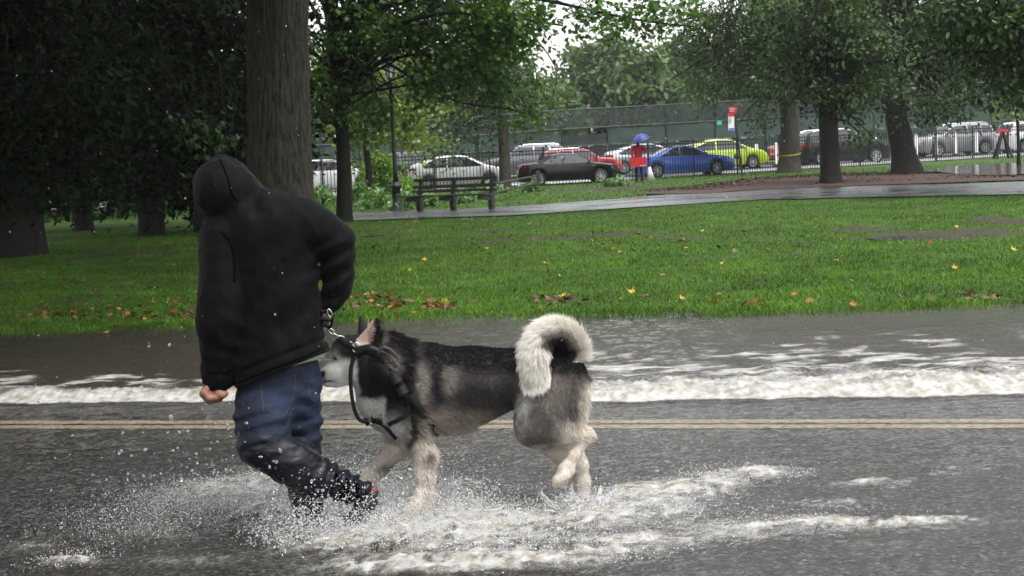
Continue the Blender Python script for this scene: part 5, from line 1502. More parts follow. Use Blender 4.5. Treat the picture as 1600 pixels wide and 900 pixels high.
build_car('suv', 'parked_car', 'red sport utility car with pale roof rails behind the black sedan', 905, 278, 1, paint('red_paintwork', (.42, .02, .03), .1), YL, rails=True, hscale=.96, scale=.86)
build_car('sedan', 'parked_car', 'black sedan with red taillight nearest the fence', 888, 288, 1, paint('black_paintwork', (.004, .0045, .005), 0), math.radians(5), scale=.88)
build_car('hatch', 'parked_car', 'silver car behind the person in red', 1012, 270, 1, paint('silver_paintwork_a', (.50, .52, .53), .5), YL)
build_car('sedan', 'parked_car', 'blue sedan right of the person in red', 1068, 275, 1, paint('blue_paintwork', (.05, .14, .58), .3), math.radians(8), scale=.92)
build_car('hatch', 'parked_car', 'lime green taxi with a black roundel on its door', 1128, 265, 1, paint('lime_paintwork', (.42, .58, .02), 0), math.radians(9), logo=True, hscale=1.03)
build_car('sedan', 'parked_car', 'red car mostly hidden behind the taped tree trunk', 1266, 253.5, 1, paint('red_paintwork_b', (.45, .02, .04), .1), YR)
build_car('suv', 'parked_car', 'black sport utility car between the two dark right trees', 1314, 257.5, 1, paint('black_paintwork_b', (.005, .0055, .006), 0), math.radians(14), rails=True)
build_car('suv', 'parked_car', 'silver crossover car facing left behind the white posts', 1489, 243, -1, paint('silver_paintwork_b', (.26, .265, .275), .4), math.radians(13), rails=True, hscale=1.02)
build_car('suv', 'parked_car', 'white car cut off by the right edge of the photo', 1626, 238, 1, paint('white_paintwork_c', (.74, .74, .74), 0), math.radians(13))

# ---- person in red under a blue umbrella at the fence
q = ground(999, 284, .1); d = (q - CPOS) @ FWD
t = thing('person', 'person in a red top under a tilted blue umbrella outside the fence', 'person', q)
S_ = SDF()
for sx in (-1, 1): S_.chain([(sx * .11, 0, .04), (sx * .10, .02, .45), (sx * .09, 0, .88)], [.06, .065, .09], .02); S_.cap((sx * .11, -.06, .04), (sx * .11, -.16, .035), .045, .035, .02)
S_.chain([(0, 0, .9), (0, 0, 1.12), (0, 0, 1.32)], [.15, .15, .15], .05, .75)
S_.cap((-.17, 0, 1.38), (.17, 0, 1.38), .07, .07, .05); S_.cap((0, 0, 1.4), (0, -.02, 1.52), .055, .055, .03); S_.ell((0, -.03, 1.60), (.085, .105, .125), .02); S_.ell((0, -.13, 1.58), (.015, .02, .02), .01)
S_.chain([(-.2, 0, 1.38), (-.27, -.05, 1.12), (-.2, -.2, .95)], [.06, .05, .045], .03); S_.chain([(.2, 0, 1.38), (.28, -.04, 1.18), (.20, -.18, 1.36)], [.06, .05, .04], .03)
V, Q = S_.mesh(.022)
colr = np.where(V[:, 2:3] > 1.50, np.array([[.03, .022, .018]]), np.where(V[:, 2:3] > .88, np.array([[.26, .015, .022]]), np.array([[.02, .02, .025]])))
obj('body', mesh_from('body', V, Q, attrmat('figure_clothes'), True, {'col': colr}), t)
mb = MB(); mb.box((-.04, -.26, .78), (.60, .20, .38), taper=1.08); mb2 = mb.build('red_bag', M_RED, None); mb2.location = q
tag(mb2, 'large red insulated bag carried by the person under the umbrella', 'bag')
mb = MB()
for i in range(6): mb.box((.04 + i * .042, -.366, .64), (.024, .006, .03))
mb.build('lettering', M_WHITE, mb2)
um = thing('umbrella', 'small blue umbrella tilted over the person at the fence', 'umbrella', q)
n_ = 8; V = [(0, 0, .22)]; Fc = []
for j, (r_, z) in enumerate(((.17, .19), (.30, .10), (.36, .0))):
    for i in range(n_):
        a = 2 * math.pi * i / n_; V.append((r_ * math.cos(a), r_ * math.sin(a), z))
for i in range(n_):
    Fc.append((0, 1 + i, 1 + (i + 1) % n_))
    for j in range(2): Fc.append((1 + j * n_ + i, 1 + (j + 1) * n_ + i, 1 + (j + 1) * n_ + (i + 1) % n_, 1 + j * n_ + (i + 1) % n_))
M_ = Matrix.Translation((.12, -.1, 1.66)) @ Matrix.Rotation(math.radians(-14), 4, 'Y') @ Matrix.Rotation(math.radians(12), 4, 'X')
mb = MB(); mb.add([M_ @ Vector(p) for p in V], Fc); mb.build('canopy', simple('blue_umbrella', (.035, .06, .26), .45, var=.15), um)
mb = MB(); mb.tube([M_ @ Vector((0, 0, .2)), (.21, -.2, 1.28)], .012, 6); mb.build('shaft', M_IRON, um)
# white and black bags at the person's side
mb = MB(); mb.add([(x, y, z) for x, y, z in [(.30, -.15, .05), (.62, -.12, .05), (.58, .1, .05), (.32, .1, .05), (.36, -.1, .55), (.46, -.1, .58), (.46, .0, .58), (.36, .02, .55)]], [(0, 3, 2, 1), (4, 5, 6, 7), (0, 1, 5, 4), (1, 2, 6, 5), (2, 3, 7, 6), (3, 0, 4, 7)])
o = mb.build('carrier_bag', simple('white_plastic_bag', (.62, .62, .62), .35, var=.15), None, True); o.location = q; tag(o, 'white plastic carrier bag on the pavement right of the red bag', 'bag')
# ================================================================== THE DOG
DD = 6.28                                       # distance of the dog's midline
def dp(px, py, w=0.0): return at(px, py, DD + w)
K1 = DD / F                                     # metres per photo pixel on the midline
def rp_x(*a): return [v * K1 for v in a]
S_ = SDF()
def ell(px, py, w, rx, ry, rz, k=.03, ang=0.0):
    R = None
    if ang:
        c_, s_ = math.cos(ang), math.sin(ang)
        R = [[c_, 0, -s_], [0, 1, 0], [s_, 0, c_]]      # turn in the picture plane (about Y)
    S_.ell(dp(px, py, w), (rx * K1, rz * K1, ry * K1), k, R)
def chain(pts, rs, k=.03, fl=1.0):
    S_.chain([dp(*p) for p in pts], [r * K1 for r in rs], k, fl)
# trunk
ell(672, 606, 0, 62, 64, 44, .05)
ell(715, 610, 0, 84, 60, 47, .05)
ell(780, 597, 0, 70, 42, 36, .06)
ell(845, 592, 0, 58, 42, 38, .06)
ell(884, 606, 0, 32, 46, 38, .05)
chain([(640, 574, 0), (740, 570, 0), (860, 572, 0), (890, 584, 0)], [24, 22, 24, 20], .05)
chain([(660, 640, 0), (716, 643, 0), (772, 622, 0)], [33, 24, 10], .05)
# neck, chest and head
chain([(650, 596, 0), (612, 582, 0), (580, 560, -.01)], [56, 48, 38], .06)
chain([(640, 554, 0), (612, 544, 0), (588, 540, -.01)], [16, 20, 17], .03)
chain([(580, 580, 0), (596, 625, 0), (625, 660, 0)], [30, 34, 30], .05)
ell(556, 553, -.01, 33, 28, 27, .03)
ell(540, 546, -.01, 22, 20, 20, .03)
chain([(546, 572, -.01), (526, 580, -.012), (511, 586, -.015)], [23, 17, 12.5], .02)
chain([(548, 588, -.01), (526, 595, -.012), (511, 599, -.015)], [13, 9, 6], .015)
ell(504, 583, -.015, 6.5, 6, 7, .008)
for w in (-.058, .04): ell(531, 554, w, 9, 6, 4, .012); ell(565, 578, w * 1.05, 20, 18, 8, .03)
# ears: far one upright, near one half turned
S_.cap(dp(569, 530, .035), dp(563, 496, .05), 11 * K1, 3 * K1, .008, .55)
S_.cap(dp(577, 528, .035), dp(565, 497, .05), 8 * K1, 3 * K1, .008, .55)
S_.cap(dp(567, 540, -.06), dp(589, 498, -.10), 14 * K1, 2.6 * K1, .008, .55)
S_.cap(dp(580, 538, -.06), dp(589, 502, -.10), 8 * K1, 2.6 * K1, .008, .6)
S_.cap(dp(569, 535, -.105), dp(584, 511, -.125), 8 * K1, 2.5 * K1, .006, .8); S_.p[-1] = S_.p[-1][:7] + ('s',)
# near foreleg, planted
NW = -.10
chain([(650, 622, -.085), (634, 652, -.105), (648, 690, NW), (661, 714, NW), (663, 740, NW), (661, 775, NW)], [44, 30, 19, 14.5, 11, 10.5], .03)
ell(667, 716, NW, 13, 15, 15, .02)
chain([(661, 775, NW), (655, 792, NW - .01), (640, 800, NW - .02)], [14, 15, 11], .02)
for i, w in enumerate((-.030, -.010, .010, .028)): chain([(652, 795, NW + w), (637, 799, NW + w), (630, 803, NW + w)], [8, 7.5, 5], .006)
# far foreleg, reaching forward
FW = .085
chain([(645, 640, .07), (630, 674, FW), (622, 698, FW), (596, 728, FW), (578, 745, FW)], [38, 26, 18, 12, 10.5], .03)
chain([(578, 745, FW), (568, 760, FW), (562, 770, FW)], [14, 14, 9], .02)
for w in (-.026, -.008, .010, .026): chain([(572, 756, FW + w), (562, 770, FW + w), (561, 779, FW + w)], [8, 7, 4.5], .006)
# near hind leg, lifted
HW = -.095
ell(868, 632, -.075, 46, 52, 27, .05, .25)
ell(846, 650, -.09, 40, 36, 26, .04)
chain([(850, 656, HW), (838, 668, HW - .01), (880, 672, HW), (914, 680, HW)], [36, 29, 20, 11], .03)
ell(919, 679, HW, 8, 7, 8, .015)
chain([(914, 683, HW), (898, 710, HW - .01), (885, 734, HW - .015)], [10, 8, 9.5], .02)
chain([(885, 734, HW - .015), (878, 746, HW - .015)], [12.5, 10], .015)
for i, w in enumerate((-.030, -.012, .008, .026)): chain([(882, 742, HW - .015 + w), (872 + (i == 3) * 8, 750, HW - .02 + w), (868 + (i > 1) * 9, 757 - (i == 0) * 2, HW - .015 + w)], [8, 7.5, 5], .006)
# far hind leg, standing in the water
BW = .085
chain([(862, 630, .07), (858, 668, BW), (884, 702, BW), (905, 726, BW)], [46, 36, 24, 14], .04)
chain([(905, 726, BW), (911, 752, BW), (909, 784, BW)], [11.5, 10.5, 10.5], .02)
chain([(909, 784, BW), (900, 800, BW), (884, 806, BW)], [14, 15, 10], .02)
for w in (-.028, -.010, .010, .028): chain([(896, 802, BW + w), (882, 805, BW + w), (874, 808, BW + w)], [8, 7.5, 5], .006)
# curled tail
TAIL = catmull([dp(884, 576, 0), dp(898, 558, .0), dp(898, 538, -.02), (dp(884, 522, -.05)), dp(864, 517, -.08), dp(846, 526, -.11), dp(836, 546, -.135), dp(834, 570, -.14), dp(836, 588, -.135)], 4)
S_.chain(TAIL, list(np.interp(np.linspace(0, 1, len(TAIL)), [0, .2, .5, .8, 1], np.array([15, 11, 11, 11, 5]) * K1)), .012)
V, Q = S_.mesh(.0066)
V = smooth_mesh(V, Q, 1, .4)
VN = vnormals(V, Q)
DOG_BVH = BVHTree.FromPolygons([tuple(p) for p in V], [tuple(map(int, q)) for q in Q])

# ---- colouring of the coat, by place on the body
def lerp(a, b, t): return a * (1 - t[:, None]) + b * t[:, None]
CBLK, CGRY, CBRN, CTAN, CCRM, CWHT, CPNK = [np.array(c) for c in ((.010, .0095, .0105), (.088, .080, .075), (.046, .041, .038), (.255, .218, .185), (.63, .565, .49), (.76, .74, .70), (.40, .29, .25))]
TAILP = np.array(TAIL)
def coat(P):
    px, py, d = project(P)
    w = d - DD
    n1 = fbm(P * 14, 3); n2_ = fbm(P * 40 + 5, 2)
    px0, py0 = px, py; px = px + n1 * 9; py = py + n1 * 7
    c = np.repeat(CGRY[None] * .8, len(P), 0)
    g = lambda cx, cy, rx, ry: np.exp(-((px - cx) / rx) ** 2 - ((py - cy) / ry) ** 2)
    # flank: brown grey, lighter toward the belly
    c = lerp(c, CBRN, sstep(560, 610, py) * sstep(655, 630, py))
    c = lerp(c, CBLK * 1.8, g(735, 620, 60, 26) * .75)
    c = lerp(c, CTAN * .85, sstep(632, 664, py) * sstep(655, 690, px) * .95)
    c = lerp(c, CCRM * .9, sstep(656, 684, py) * sstep(655, 690, px) * .8)
    c = lerp(c, CBLK, sstep(592, 568, py - (px - 700) * .05) * sstep(640, 670, px))
    c = lerp(c, CGRY * 1.1, g(760, 592, 34, 12) * .5)
    # pale patches behind the shoulder
    c = lerp(c, CTAN * .9 + .03, np.clip(g(656, 602, 14, 36) * 1.7, 0, 1) * (.75 + .3 * n2_) * sstep(558, 572, py))
    c = lerp(c, CTAN * .85 + .04, np.clip(g(700, 592, 15, 24) * 1.5, 0, 1) * (.62 + .5 * n2_) * sstep(562, 576, py))
    c = lerp(c, CBLK * 1.6, np.clip(g(680, 600, 9, 50) * 1.3, 0, 1))
    c = lerp(c, CTAN * .95, np.clip(g(690, 650, 34, 16), 0, 1) * .8)
    # haunch
    hq = sstep(795, 830, px) * sstep(575, 600, py)
    c = lerp(c, CGRY * 1.25, hq)
    c = lerp(c, CTAN * .55 + CGRY * .5, hq * np.clip(g(860, 610, 34, 34) * 1.1, 0, 1))
    c = lerp(c, CWHT * .9, np.clip(g(812, 634, 13, 28) * 1.3, 0, 1) * hq)
    c = lerp(c, CCRM, sstep(646, 676, py) * sstep(850, 884, px))
    c = lerp(c, CCRM * 1.05, sstep(896, 916, px) * sstep(585, 610, py))
    c = lerp(c, CGRY * 1.3, g(846, 664, 34, 20) * .8)
    c = lerp(c, CGRY * .7, g(846, 690, 26, 7) * .7)
    # legs
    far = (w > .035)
    legs = sstep(676, 700, py) * (px < 720) + sstep(690, 712, py) * (px > 800)
    c = lerp(c, CCRM, np.clip(legs, 0, 1))
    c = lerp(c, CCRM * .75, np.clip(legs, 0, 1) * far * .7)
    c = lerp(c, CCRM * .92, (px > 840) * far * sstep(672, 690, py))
    fl = sstep(640, 655, py) * (px < 700) * (px > 610) * (1 - legs)
    c = lerp(c, CTAN * 1.2, np.clip(fl * sstep(645, 662, px), 0, 1))
    c = lerp(c, CBRN * .8, np.clip(g(640, 678, 11, 32) * 1.5, 0, 1) * (~far))
    c = lerp(c, CTAN * .7, np.clip(g(668, 714, 9, 9) * 1.1, 0, 1) * (w < 0))
    c = lerp(c, np.array([.10, .05, .035]), np.clip(g(668, 713, 4, 4) * 1.2, 0, 1) * (w < -.08))
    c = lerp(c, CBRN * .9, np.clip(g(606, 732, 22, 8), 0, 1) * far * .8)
    # neck and shoulder
    nk = sstep(660, 640, px) * sstep(500, 510, py)
    c = lerp(c, CBLK, nk * sstep(676, 655, py))
    c = lerp(c, CTAN, np.clip(g(612, 566, 11, 14) * 1.2, 0, 1) * nk)
    c = lerp(c, CTAN * .9, np.clip(g(596, 532, 8, 8) * 1.2, 0, 1))
    # pale throat and chest
    thr = np.maximum.reduce([sstep(564, 556, px) * sstep(572, 582, py), sstep(608, 600, px) * sstep(616, 626, py), sstep(628, 616, px) * sstep(652, 664, py)])
    c = lerp(c, CWHT * .55, thr * (px < 650) * (1 - legs) * sstep(700, 660, py) * nk)
    c = lerp(c, CWHT * .62, np.clip(g(612, 676, 26, 22), 0, 1) * (1 - legs) * (px < 640))
    # face: white muzzle and cheek under a dark cap
    head = sstep(584, 566, px)
    c = lerp(c, CBLK, head * sstep(561, 549, py))
    c = lerp(c, CWHT * .95, sstep(561, 551, px0) * sstep(553, 565, py - (px - 530) * .10))
    c = lerp(c, CWHT * .62, np.clip(g(519, 560, 10, 12) * 1.2, 0, 1) * head)
    c = lerp(c, np.array([.02, .016, .015]), np.clip(g(504, 584, 5, 6) * 1.6, 0, 1))
    c = lerp(c, np.array([.03, .022, .02]), np.clip(g(512, 597.5, 13, 1.6) * 1.2, 0, 1))
    c = lerp(c, CBRN * .8, np.clip(g(507, 594, 5, 5) * .9, 0, 1))
    # ears
    ear = (py0 < 541) & (px0 < 596) & (px0 > 548)
    c[ear] = CBLK
    inn = ear & (w < -.062)
    c = lerp(c, CPNK * 1.25, inn * sstep(581, 577, px0 - (526 - py0) * .20) * sstep(555, 559, px0) * sstep(543, 537, py0))
    # tail
    dt = np.linalg.norm(P[:, None] - TAILP[None, ::2], axis=2)
    it = dt.argmin(1) * 2; near = (dt.min(1) < 24 * K1) & ((py < 566 + n1 * 8) & (px > 800) | ((w < -.095) & (py < 625) & (px < 862) & (px > 795)))
    cen = dp(866, 548, -.06)
    inner = np.linalg.norm((P - cen)[:, [0, 2]], axis=1) / K1
    tcol = np.repeat(np.array([[.86, .82, .74]]), len(P), 0)
    tcol = lerp(tcol, CTAN * 1.1, sstep(38, 31, inner) * (it < 21) * .9)
    tcol = lerp(tcol, CBLK * 1.3, sstep(33, 26, inner) * (it < 24))
    tcol = lerp(tcol, CBRN * .7, (it < 7) * sstep(40, 30, inner))
    tcol = lerp(tcol, CCRM * 1.2, (it > 20) * sstep(40, 34, inner) * .15)
    c[near] = tcol[near]
    c = c * (1 + .16 * n2_[:, None])
    return np.clip(c, .004, .95), near
col, tailmask = coat(V)
dog = thing('dog', 'grey black and cream spitz type dog with curled tail trotting through flood water', 'dog', ground(770, 800, 0))
M_COAT = attrmat('dog_skin', rough=.6, bump=.5, bscale=220, bdist=.004)
b_ = obj('body', mesh_from('body', V, Q, M_COAT, True, {'col': col}), dog)
# ---- fur: short wet hair on the body, long on tail, neck and breeches
def fur(n, seed):
    r = np.random.default_rng(seed)
    T = np.concatenate([Q[:, [0, 1, 2]], Q[:, [0, 2, 3]]])
    A = np.linalg.norm(np.cross(V[T[:, 1]] - V[T[:, 0]], V[T[:, 2]] - V[T[:, 0]]), axis=1)
    wgt = A * (1 + 3.0 * tailmask[T[:, 0]])
    k = r.choice(len(T), n, p=wgt / wgt.sum())
    u = r.random((n, 2)); fl = u.sum(1) > 1; u[fl] = 1 - u[fl]
    P = V[T[k, 0]] + (V[T[k, 1]] - V[T[k, 0]]) * u[:, :1] + (V[T[k, 2]] - V[T[k, 0]]) * u[:, 1:]
    nn = VN[T[k, 0]] + (VN[T[k, 1]] - VN[T[k, 0]]) * u[:, :1] + (VN[T[k, 2]] - VN[T[k, 0]]) * u[:, 1:]
    nn /= np.linalg.norm(nn, axis=1)[:, None] + 1e-9
    c, tm = coat(P)
    px, py, d = project(P); w = d - DD
    flow = np.repeat(np.array([[.85, 0, -.42]]), n, 0)
    flow[py > 690] = (.15, 0, -1)
    hd = px < 575; flow[hd] = (1, 0, -.05)
    hq = (px > 850) & (py > 560) & (py < 680); flow[hq] = (.35, 0, -.95)
    dt = ((P[:, None] - TAILP[None]) ** 2).sum(2).argmin(1)
    tt = np.gradient(TAILP, axis=0)[dt]; tt /= np.linalg.norm(tt, axis=1)[:, None]
    flow[tm] = tt[tm] * 1.0
    cl = np.stack([fbm(P * 26, 2), fbm(P * 26 + 9, 2), fbm(P * 26 + 19, 2)], 1)
    flow = flow + cl * np.where(tm, .30, .9)[:, None]
    flow = flow - nn * (flow * nn).sum(1, keepdims=True)
    flow /= np.linalg.norm(flow, axis=1)[:, None] + 1e-9
    L = np.full(n, .018)
    L = np.where((py > 690), .007, L); L = np.where(px < 575, .005, L); L = np.where((py < 545) & (px < 594), .0025, L)
    L = np.where((px > 575) & (px < 650) & (py < 600), .024, L)
    L = np.where((px > 890) & (py > 585) & (py < 665), .028, L)
    L = np.where((py > 640) & (px > 660) & (px < 800), .024, L); L = np.where((py > 620) & (px > 740) & (px < 800), .012, L)
    L = np.where((px > 655) & (px < 690) & (py > 640) & (py < 715), .026, L)
    L = np.where(tm, .033, L)
    L = L * (.6 + .6 * r.random(n)) * (1 + .35 * cl[:, 0])
    lift = np.where(tm, .95, np.where(L > .023, .55, .30)) * (.7 + .6 * r.random(n))
    j = r.normal(size=(n, 3)) * .16
    m1 = P + (nn * (lift + .3)[:, None] + flow * .6 + j) * (L * .45)[:, None]
    m2 = P + (nn * lift[:, None] + flow * .85 + j) * (L)[:, None]
    m2[:, 2] -= L * .12
    hc = bpy.data.hair_curves.new('fur')
    hc.add_curves([3] * n)
    pts = np.stack([P - nn * .002, m1, m2], 1).reshape(-1, 3).astype(np.float32)
    hc.points.foreach_set('position', pts.ravel())
    rad = hc.attributes.get('radius') or hc.attributes.new('radius', 'FLOAT', 'POINT')
    base = np.where(tm, .0009, .00075)
    rad.data.foreach_set('value', np.stack([base, base * .8, base * .2], 1).astype(np.float32).ravel())
    tone = 1 + (np.where(tm, .12, .28) * r.normal(size=n))[:, None]
    cc = np.clip(c * np.clip(tone, .5, 1.6), .003, .95)
    ca = hc.attributes.new('col', 'FLOAT_COLOR', 'CURVE')
    ca.data.foreach_set('color', np.concatenate([cc, np.ones((n, 1))], 1).astype(np.float32).ravel())
    mt, nt, b = newmat('dog_fur')
    a = N(nt, 'ShaderNodeAttribute', attribute_name='col'); nt.links.new(a.outputs['Color'], b.inputs['Base Color'])
    b.inputs['Roughness'].default_value = .6; b.inputs['Specular IOR Level'].default_value = .10
    hc.materials.append(mt)
    return obj('fur', hc, dog)
fur(150000, 3)
def surf(px, py, off=.012, dmin=None):
    r_ = Vector(ray(px, py)).normalized()
    h_ = DOG_BVH.ray_cast(Vector(CPOS), r_, 20)
    if h_[0] is None: return None
    return np.array(h_[0]) - np.array(r_) * off
# eyes
for w in (-.067, .047):
    mb = MB(); e = bpy.data.meshes.new('eye'); bm = bmesh.new(); bmesh.ops.create_uvsphere(bm, u_segments=12, v_segments=8, radius=3.6 * K1); bm.to_mesh(e); bm.free()
    e.materials.append(M_EYE if 'M_EYE' in globals() else simple('dark_eye', (.012, .008, .006), .05, var=.05)); M_EYE = e.materials[0]
    o = obj('eye', e, dog); sp_ = surf(525, 559, -.006); dq = (sp_ - CPOS) @ FWD - DD; o.location = sp_ if w < 0 else dp(525, 559, -.02 - dq)
# ---- harness
M_WEB = simple('black_webbing', (.007, .007, .008), .7, var=.3, spec=.15, bump=.5, bscale=300, bdist=.002)
M_METAL = simple('chrome_metal', (.62, .62, .62), .18, 1.0, var=.05)
M_TRIMG = simple('grey_webbing', (.05, .05, .053), .6, spec=.2, bump=.4, bscale=300, bdist=.002)
har = bpy.data.objects.new('harness', None); COL.objects.link(har); har.parent = dog
def strap(name, pix, wid, mt, par, off=.013, n=6, depths=None, thick=.004):
    P_ = catmull([np.array([*p, 0.0]) for p in pix], n)
    dl = []
    for p in P_:
        s = surf(p[0], p[1], off)
        dl.append(np.nan if s is None else (s - CPOS) @ FWD)
    dl = np.array(dl); i = np.arange(len(dl)); ok = ~np.isnan(dl)
    if depths is not None: dl = np.interp(np.linspace(0, 1, len(dl)), np.linspace(0, 1, len(depths)), [DD + x for x in depths])
    else:
        dl = np.interp(i, i[ok], dl[ok])
        for _ in range(2): dl = np.minimum(dl, np.convolve(np.pad(dl, 1, 'edge'), [.25, .5, .25], 'valid'))
    C_ = np.array([at(p[0], p[1], d) for p, d in zip(P_, dl)])
    tg = np.gradient(C_, axis=0); tg /= np.linalg.norm(tg, axis=1)[:, None]
    vd = C_ - CPOS; vd /= np.linalg.norm(vd, axis=1)[:, None]
    sd_ = np.cross(vd, tg); sd_ /= np.linalg.norm(sd_, axis=1)[:, None]
    w = wid * K1 / 2
    Vv = np.concatenate([C_ - sd_ * w, C_ + sd_ * w, C_ + sd_ * w + vd * thick, C_ - sd_ * w + vd * thick])
    m_ = len(C_); i = np.arange(m_ - 1)
    Qq = np.concatenate([np.stack([a * m_ + i, a * m_ + i + 1, b2 * m_ + i + 1, b2 * m_ + i], 1) for a, b2 in ((0, 1), (1, 2), (2, 3), (3, 0))])
    return obj(name, mesh_from(name, Vv, Qq, mt, False), par)
strap('back_panel', [(556, 552), (578, 546), (602, 562), (614, 578)], 15, M_WEB, har, .009)
strap('strap', [(555, 546), (572, 542), (592, 548), (612, 560), (622, 572)], 6, M_TRIMG, har, .014)
strap('strap', [(600, 562), (618, 588), (634, 614), (641, 632)], 11, M_WEB, har, .009)
strap('strap', [(641, 628), (636, 646), (622, 656), (606, 664)], 7, M_WEB, har, .014)
strap('strap', [(640, 618), (656, 640), (672, 660), (688, 678)], 12, M_WEB, har, .018)
strap('strap', [(553, 556), (548, 580), (549, 612), (554, 640), (562, 656), (574, 659)], 6, M_WEB, har, depths=[-.115, -.12, -.12, -.115, -.11, -.10])
strap('chest_panel', [(570, 660), (586, 655), (604, 664), (622, 684)], 13, M_WEB, har, .012)
strap('grab_handle', [(592, 566), (591, 552), (599, 543), (612, 548), (622, 562), (628, 584)], 5, M_TRIMG, har, depths=[-.105, -.14, -.15, -.15, -.14, -.115])
strap('buckle', [(613, 584), (622, 598)], 17, simple('buckle_plastic', (.009, .009, .01), .6, spec=.2), har, .018, n=3)
strap('buckle', [(625, 604), (632, 616)], 17, bpy.data.materials['buckle_plastic'], har, .018, n=3)
dr = MB(); cp = dp(557, 543, -.10)
dr.tube([cp + np.array([.018 * math.cos(a), 0, .022 * math.sin(a)]) for a in np.linspace(0, 2 * math.pi, 15)], .0032, 6); dr.build('ring', M_METAL, har, True)
# ---- leash: dark hand loop, chain and snap
hl = at(513, 492, 6.02)
lea = thing('leash', 'chain dog leash with black snap running from the fist to the harness', 'leash', hl)
Lp = [at(514, 500, 6.03), at(514, 514, 6.05), at(521, 521, 6.06), at(530, 526, 6.08), at(538, 531, 6.10), at(545, 535, 6.12), at(551, 539, 6.14), at(556, 543, 6.17)]
def link(mb, a, b, w, r, tw):
    a = Vector(a); b = Vector(b); t = (b - a); L = t.length; t.normalize()
    s = t.cross(Vector((0, 1, 0))).normalized(); u = t.cross(s).normalized()
    s2 = s * math.cos(tw) + u * math.sin(tw)
    pts = [a + t * (L * .5) + t * (math.cos(q) * L * .60) + s2 * (math.sin(q) * w) for q in np.linspace(0, 2 * math.pi, 13)]
    mb.tube(pts, r, 6, cap=False)
hp = MB(); hp.tube([at(496, 484, 6.06), at(504, 486, 6.02), at(514, 489, 6.02), at(518, 493, 6.08)], .016, 8, .5); hp.tube([at(496, 496, 6.06), at(504, 498, 6.02), at(513, 500, 6.02), at(517, 503, 6.08)], .016, 8, .5); hp.tube([at(496, 508, 6.06), at(504, 509, 6.03), at(511, 509, 6.03)], .014, 8, .5); hp.tube(catmull([at(508, 488, 5.98), at(514, 482, 5.97), at(519, 492, 5.98), at(518, 508, 6.0), at(512, 512, 6.02)], 5), .0075, 8, .5); o = hp.build('hand_loop', M_WEB, lea, True)
for a, b2, tw in [(at(513, 484, 5.96), at(517, 494, 5.97), .3), (Lp[0], Lp[1], 1.2), (Lp[1], Lp[2], .2), (Lp[2], Lp[3], 1.3), (Lp[3], Lp[4], .2), (Lp[4], Lp[5], 1.3), (Lp[5], Lp[6], .3), (Lp[6], Lp[7], 1.2)]:
    mb = MB(); link(mb, a, b2, .009, .0030, tw); mb.build('chain_link', M_METAL, lea, True)
mb = MB(); mb.tube([at(529, 528, 6.09), at(540, 536, 6.11), at(550, 545, 6.13)], [.011, .020, .012], 10); mb.build('snap_cover', M_WEB, lea, True)
for o in list(lea.children): o.matrix_parent_inverse = Matrix.Translation(-Vector(lea.location))
def fix(o, T_):
    for c in o.children:
        c.matrix_parent_inverse = T_
fix(dog, Matrix.Translation(-Vector(dog.location)))
# ================================================================== THE RUNNER
MD = 6.05
KM = MD / F
def mp(px, py, w=0.0): return at(px, py, MD + w)
def sk(S, pts, rs, k=.03, fl=1.0): S.chain([mp(*p) for p in pts], [r * KM for r in rs], k, fl)
man = thing('person', 'person in black hoodie and wet blue jeans running away through the flood with the dog', 'person', ground(470, 830, 0))
def folds(P, amp, dirs):
    q = P * 1.0
    f = amp * fbm(q * np.array([5, 5, 6.5]), 3)
    r = 1 - np.abs(fbm(q * np.array(dirs) + 31, 3)) * 2.2
    return -f - amp * .55 * np.maximum(r, 0) ** 2

# ---- hoodie
H = SDF()
sk(H, [(418, 378, 0), (430, 470, .0), (439, 560, .0), (442, 625, -.005)], [78, 66, 68, 69], .05, .72)
sk(H, [(352, 374, 0), (412, 352, -.01), (470, 352, 0), (500, 362, 0)], [36, 38, 35, 33], .05, .85)
sk(H, [(405, 352, 0), (378, 332, -.01), (352, 302, 0)], [34, 34, 42], .03)
H.ell(mp(350, 296, 0), (46 * KM, 52 * KM, 50 * KM), .03)
sk(H, [(348, 262, -.01), (342, 250, 0)], [13, 6], .02)
sk(H, [(385, 300, 0), (352, 326, .05), (330, 330, .08)], [22, 30, 26], .05)
sk(H, [(352, 372, -.02), (348, 470, -.06), (347, 500, -.06), (341, 582, -.03)], [38, 36, 35, 25], .025)
sk(H, [(341, 578, -.03), (339, 592, -.03)], [23, 22], .01)
sk(H, [(482, 354, 0), (521, 376, .01)], [33, 32], .03)
sk(H, [(523, 380, .01), (528, 415, .03), (526, 445, .035), (516, 470, .03)], [32, 26, 24, 18], .008)
H.ell(mp(318, 318, .14), (32 * KM, 38 * KM, 42 * KM), .02, op='s')
a0, a1 = mp(370, 606, -.14), mp(513, 549, -.14)
nrm = np.cross(a1 - a0, FWD); nrm = nrm if nrm[2] < 0 else -nrm
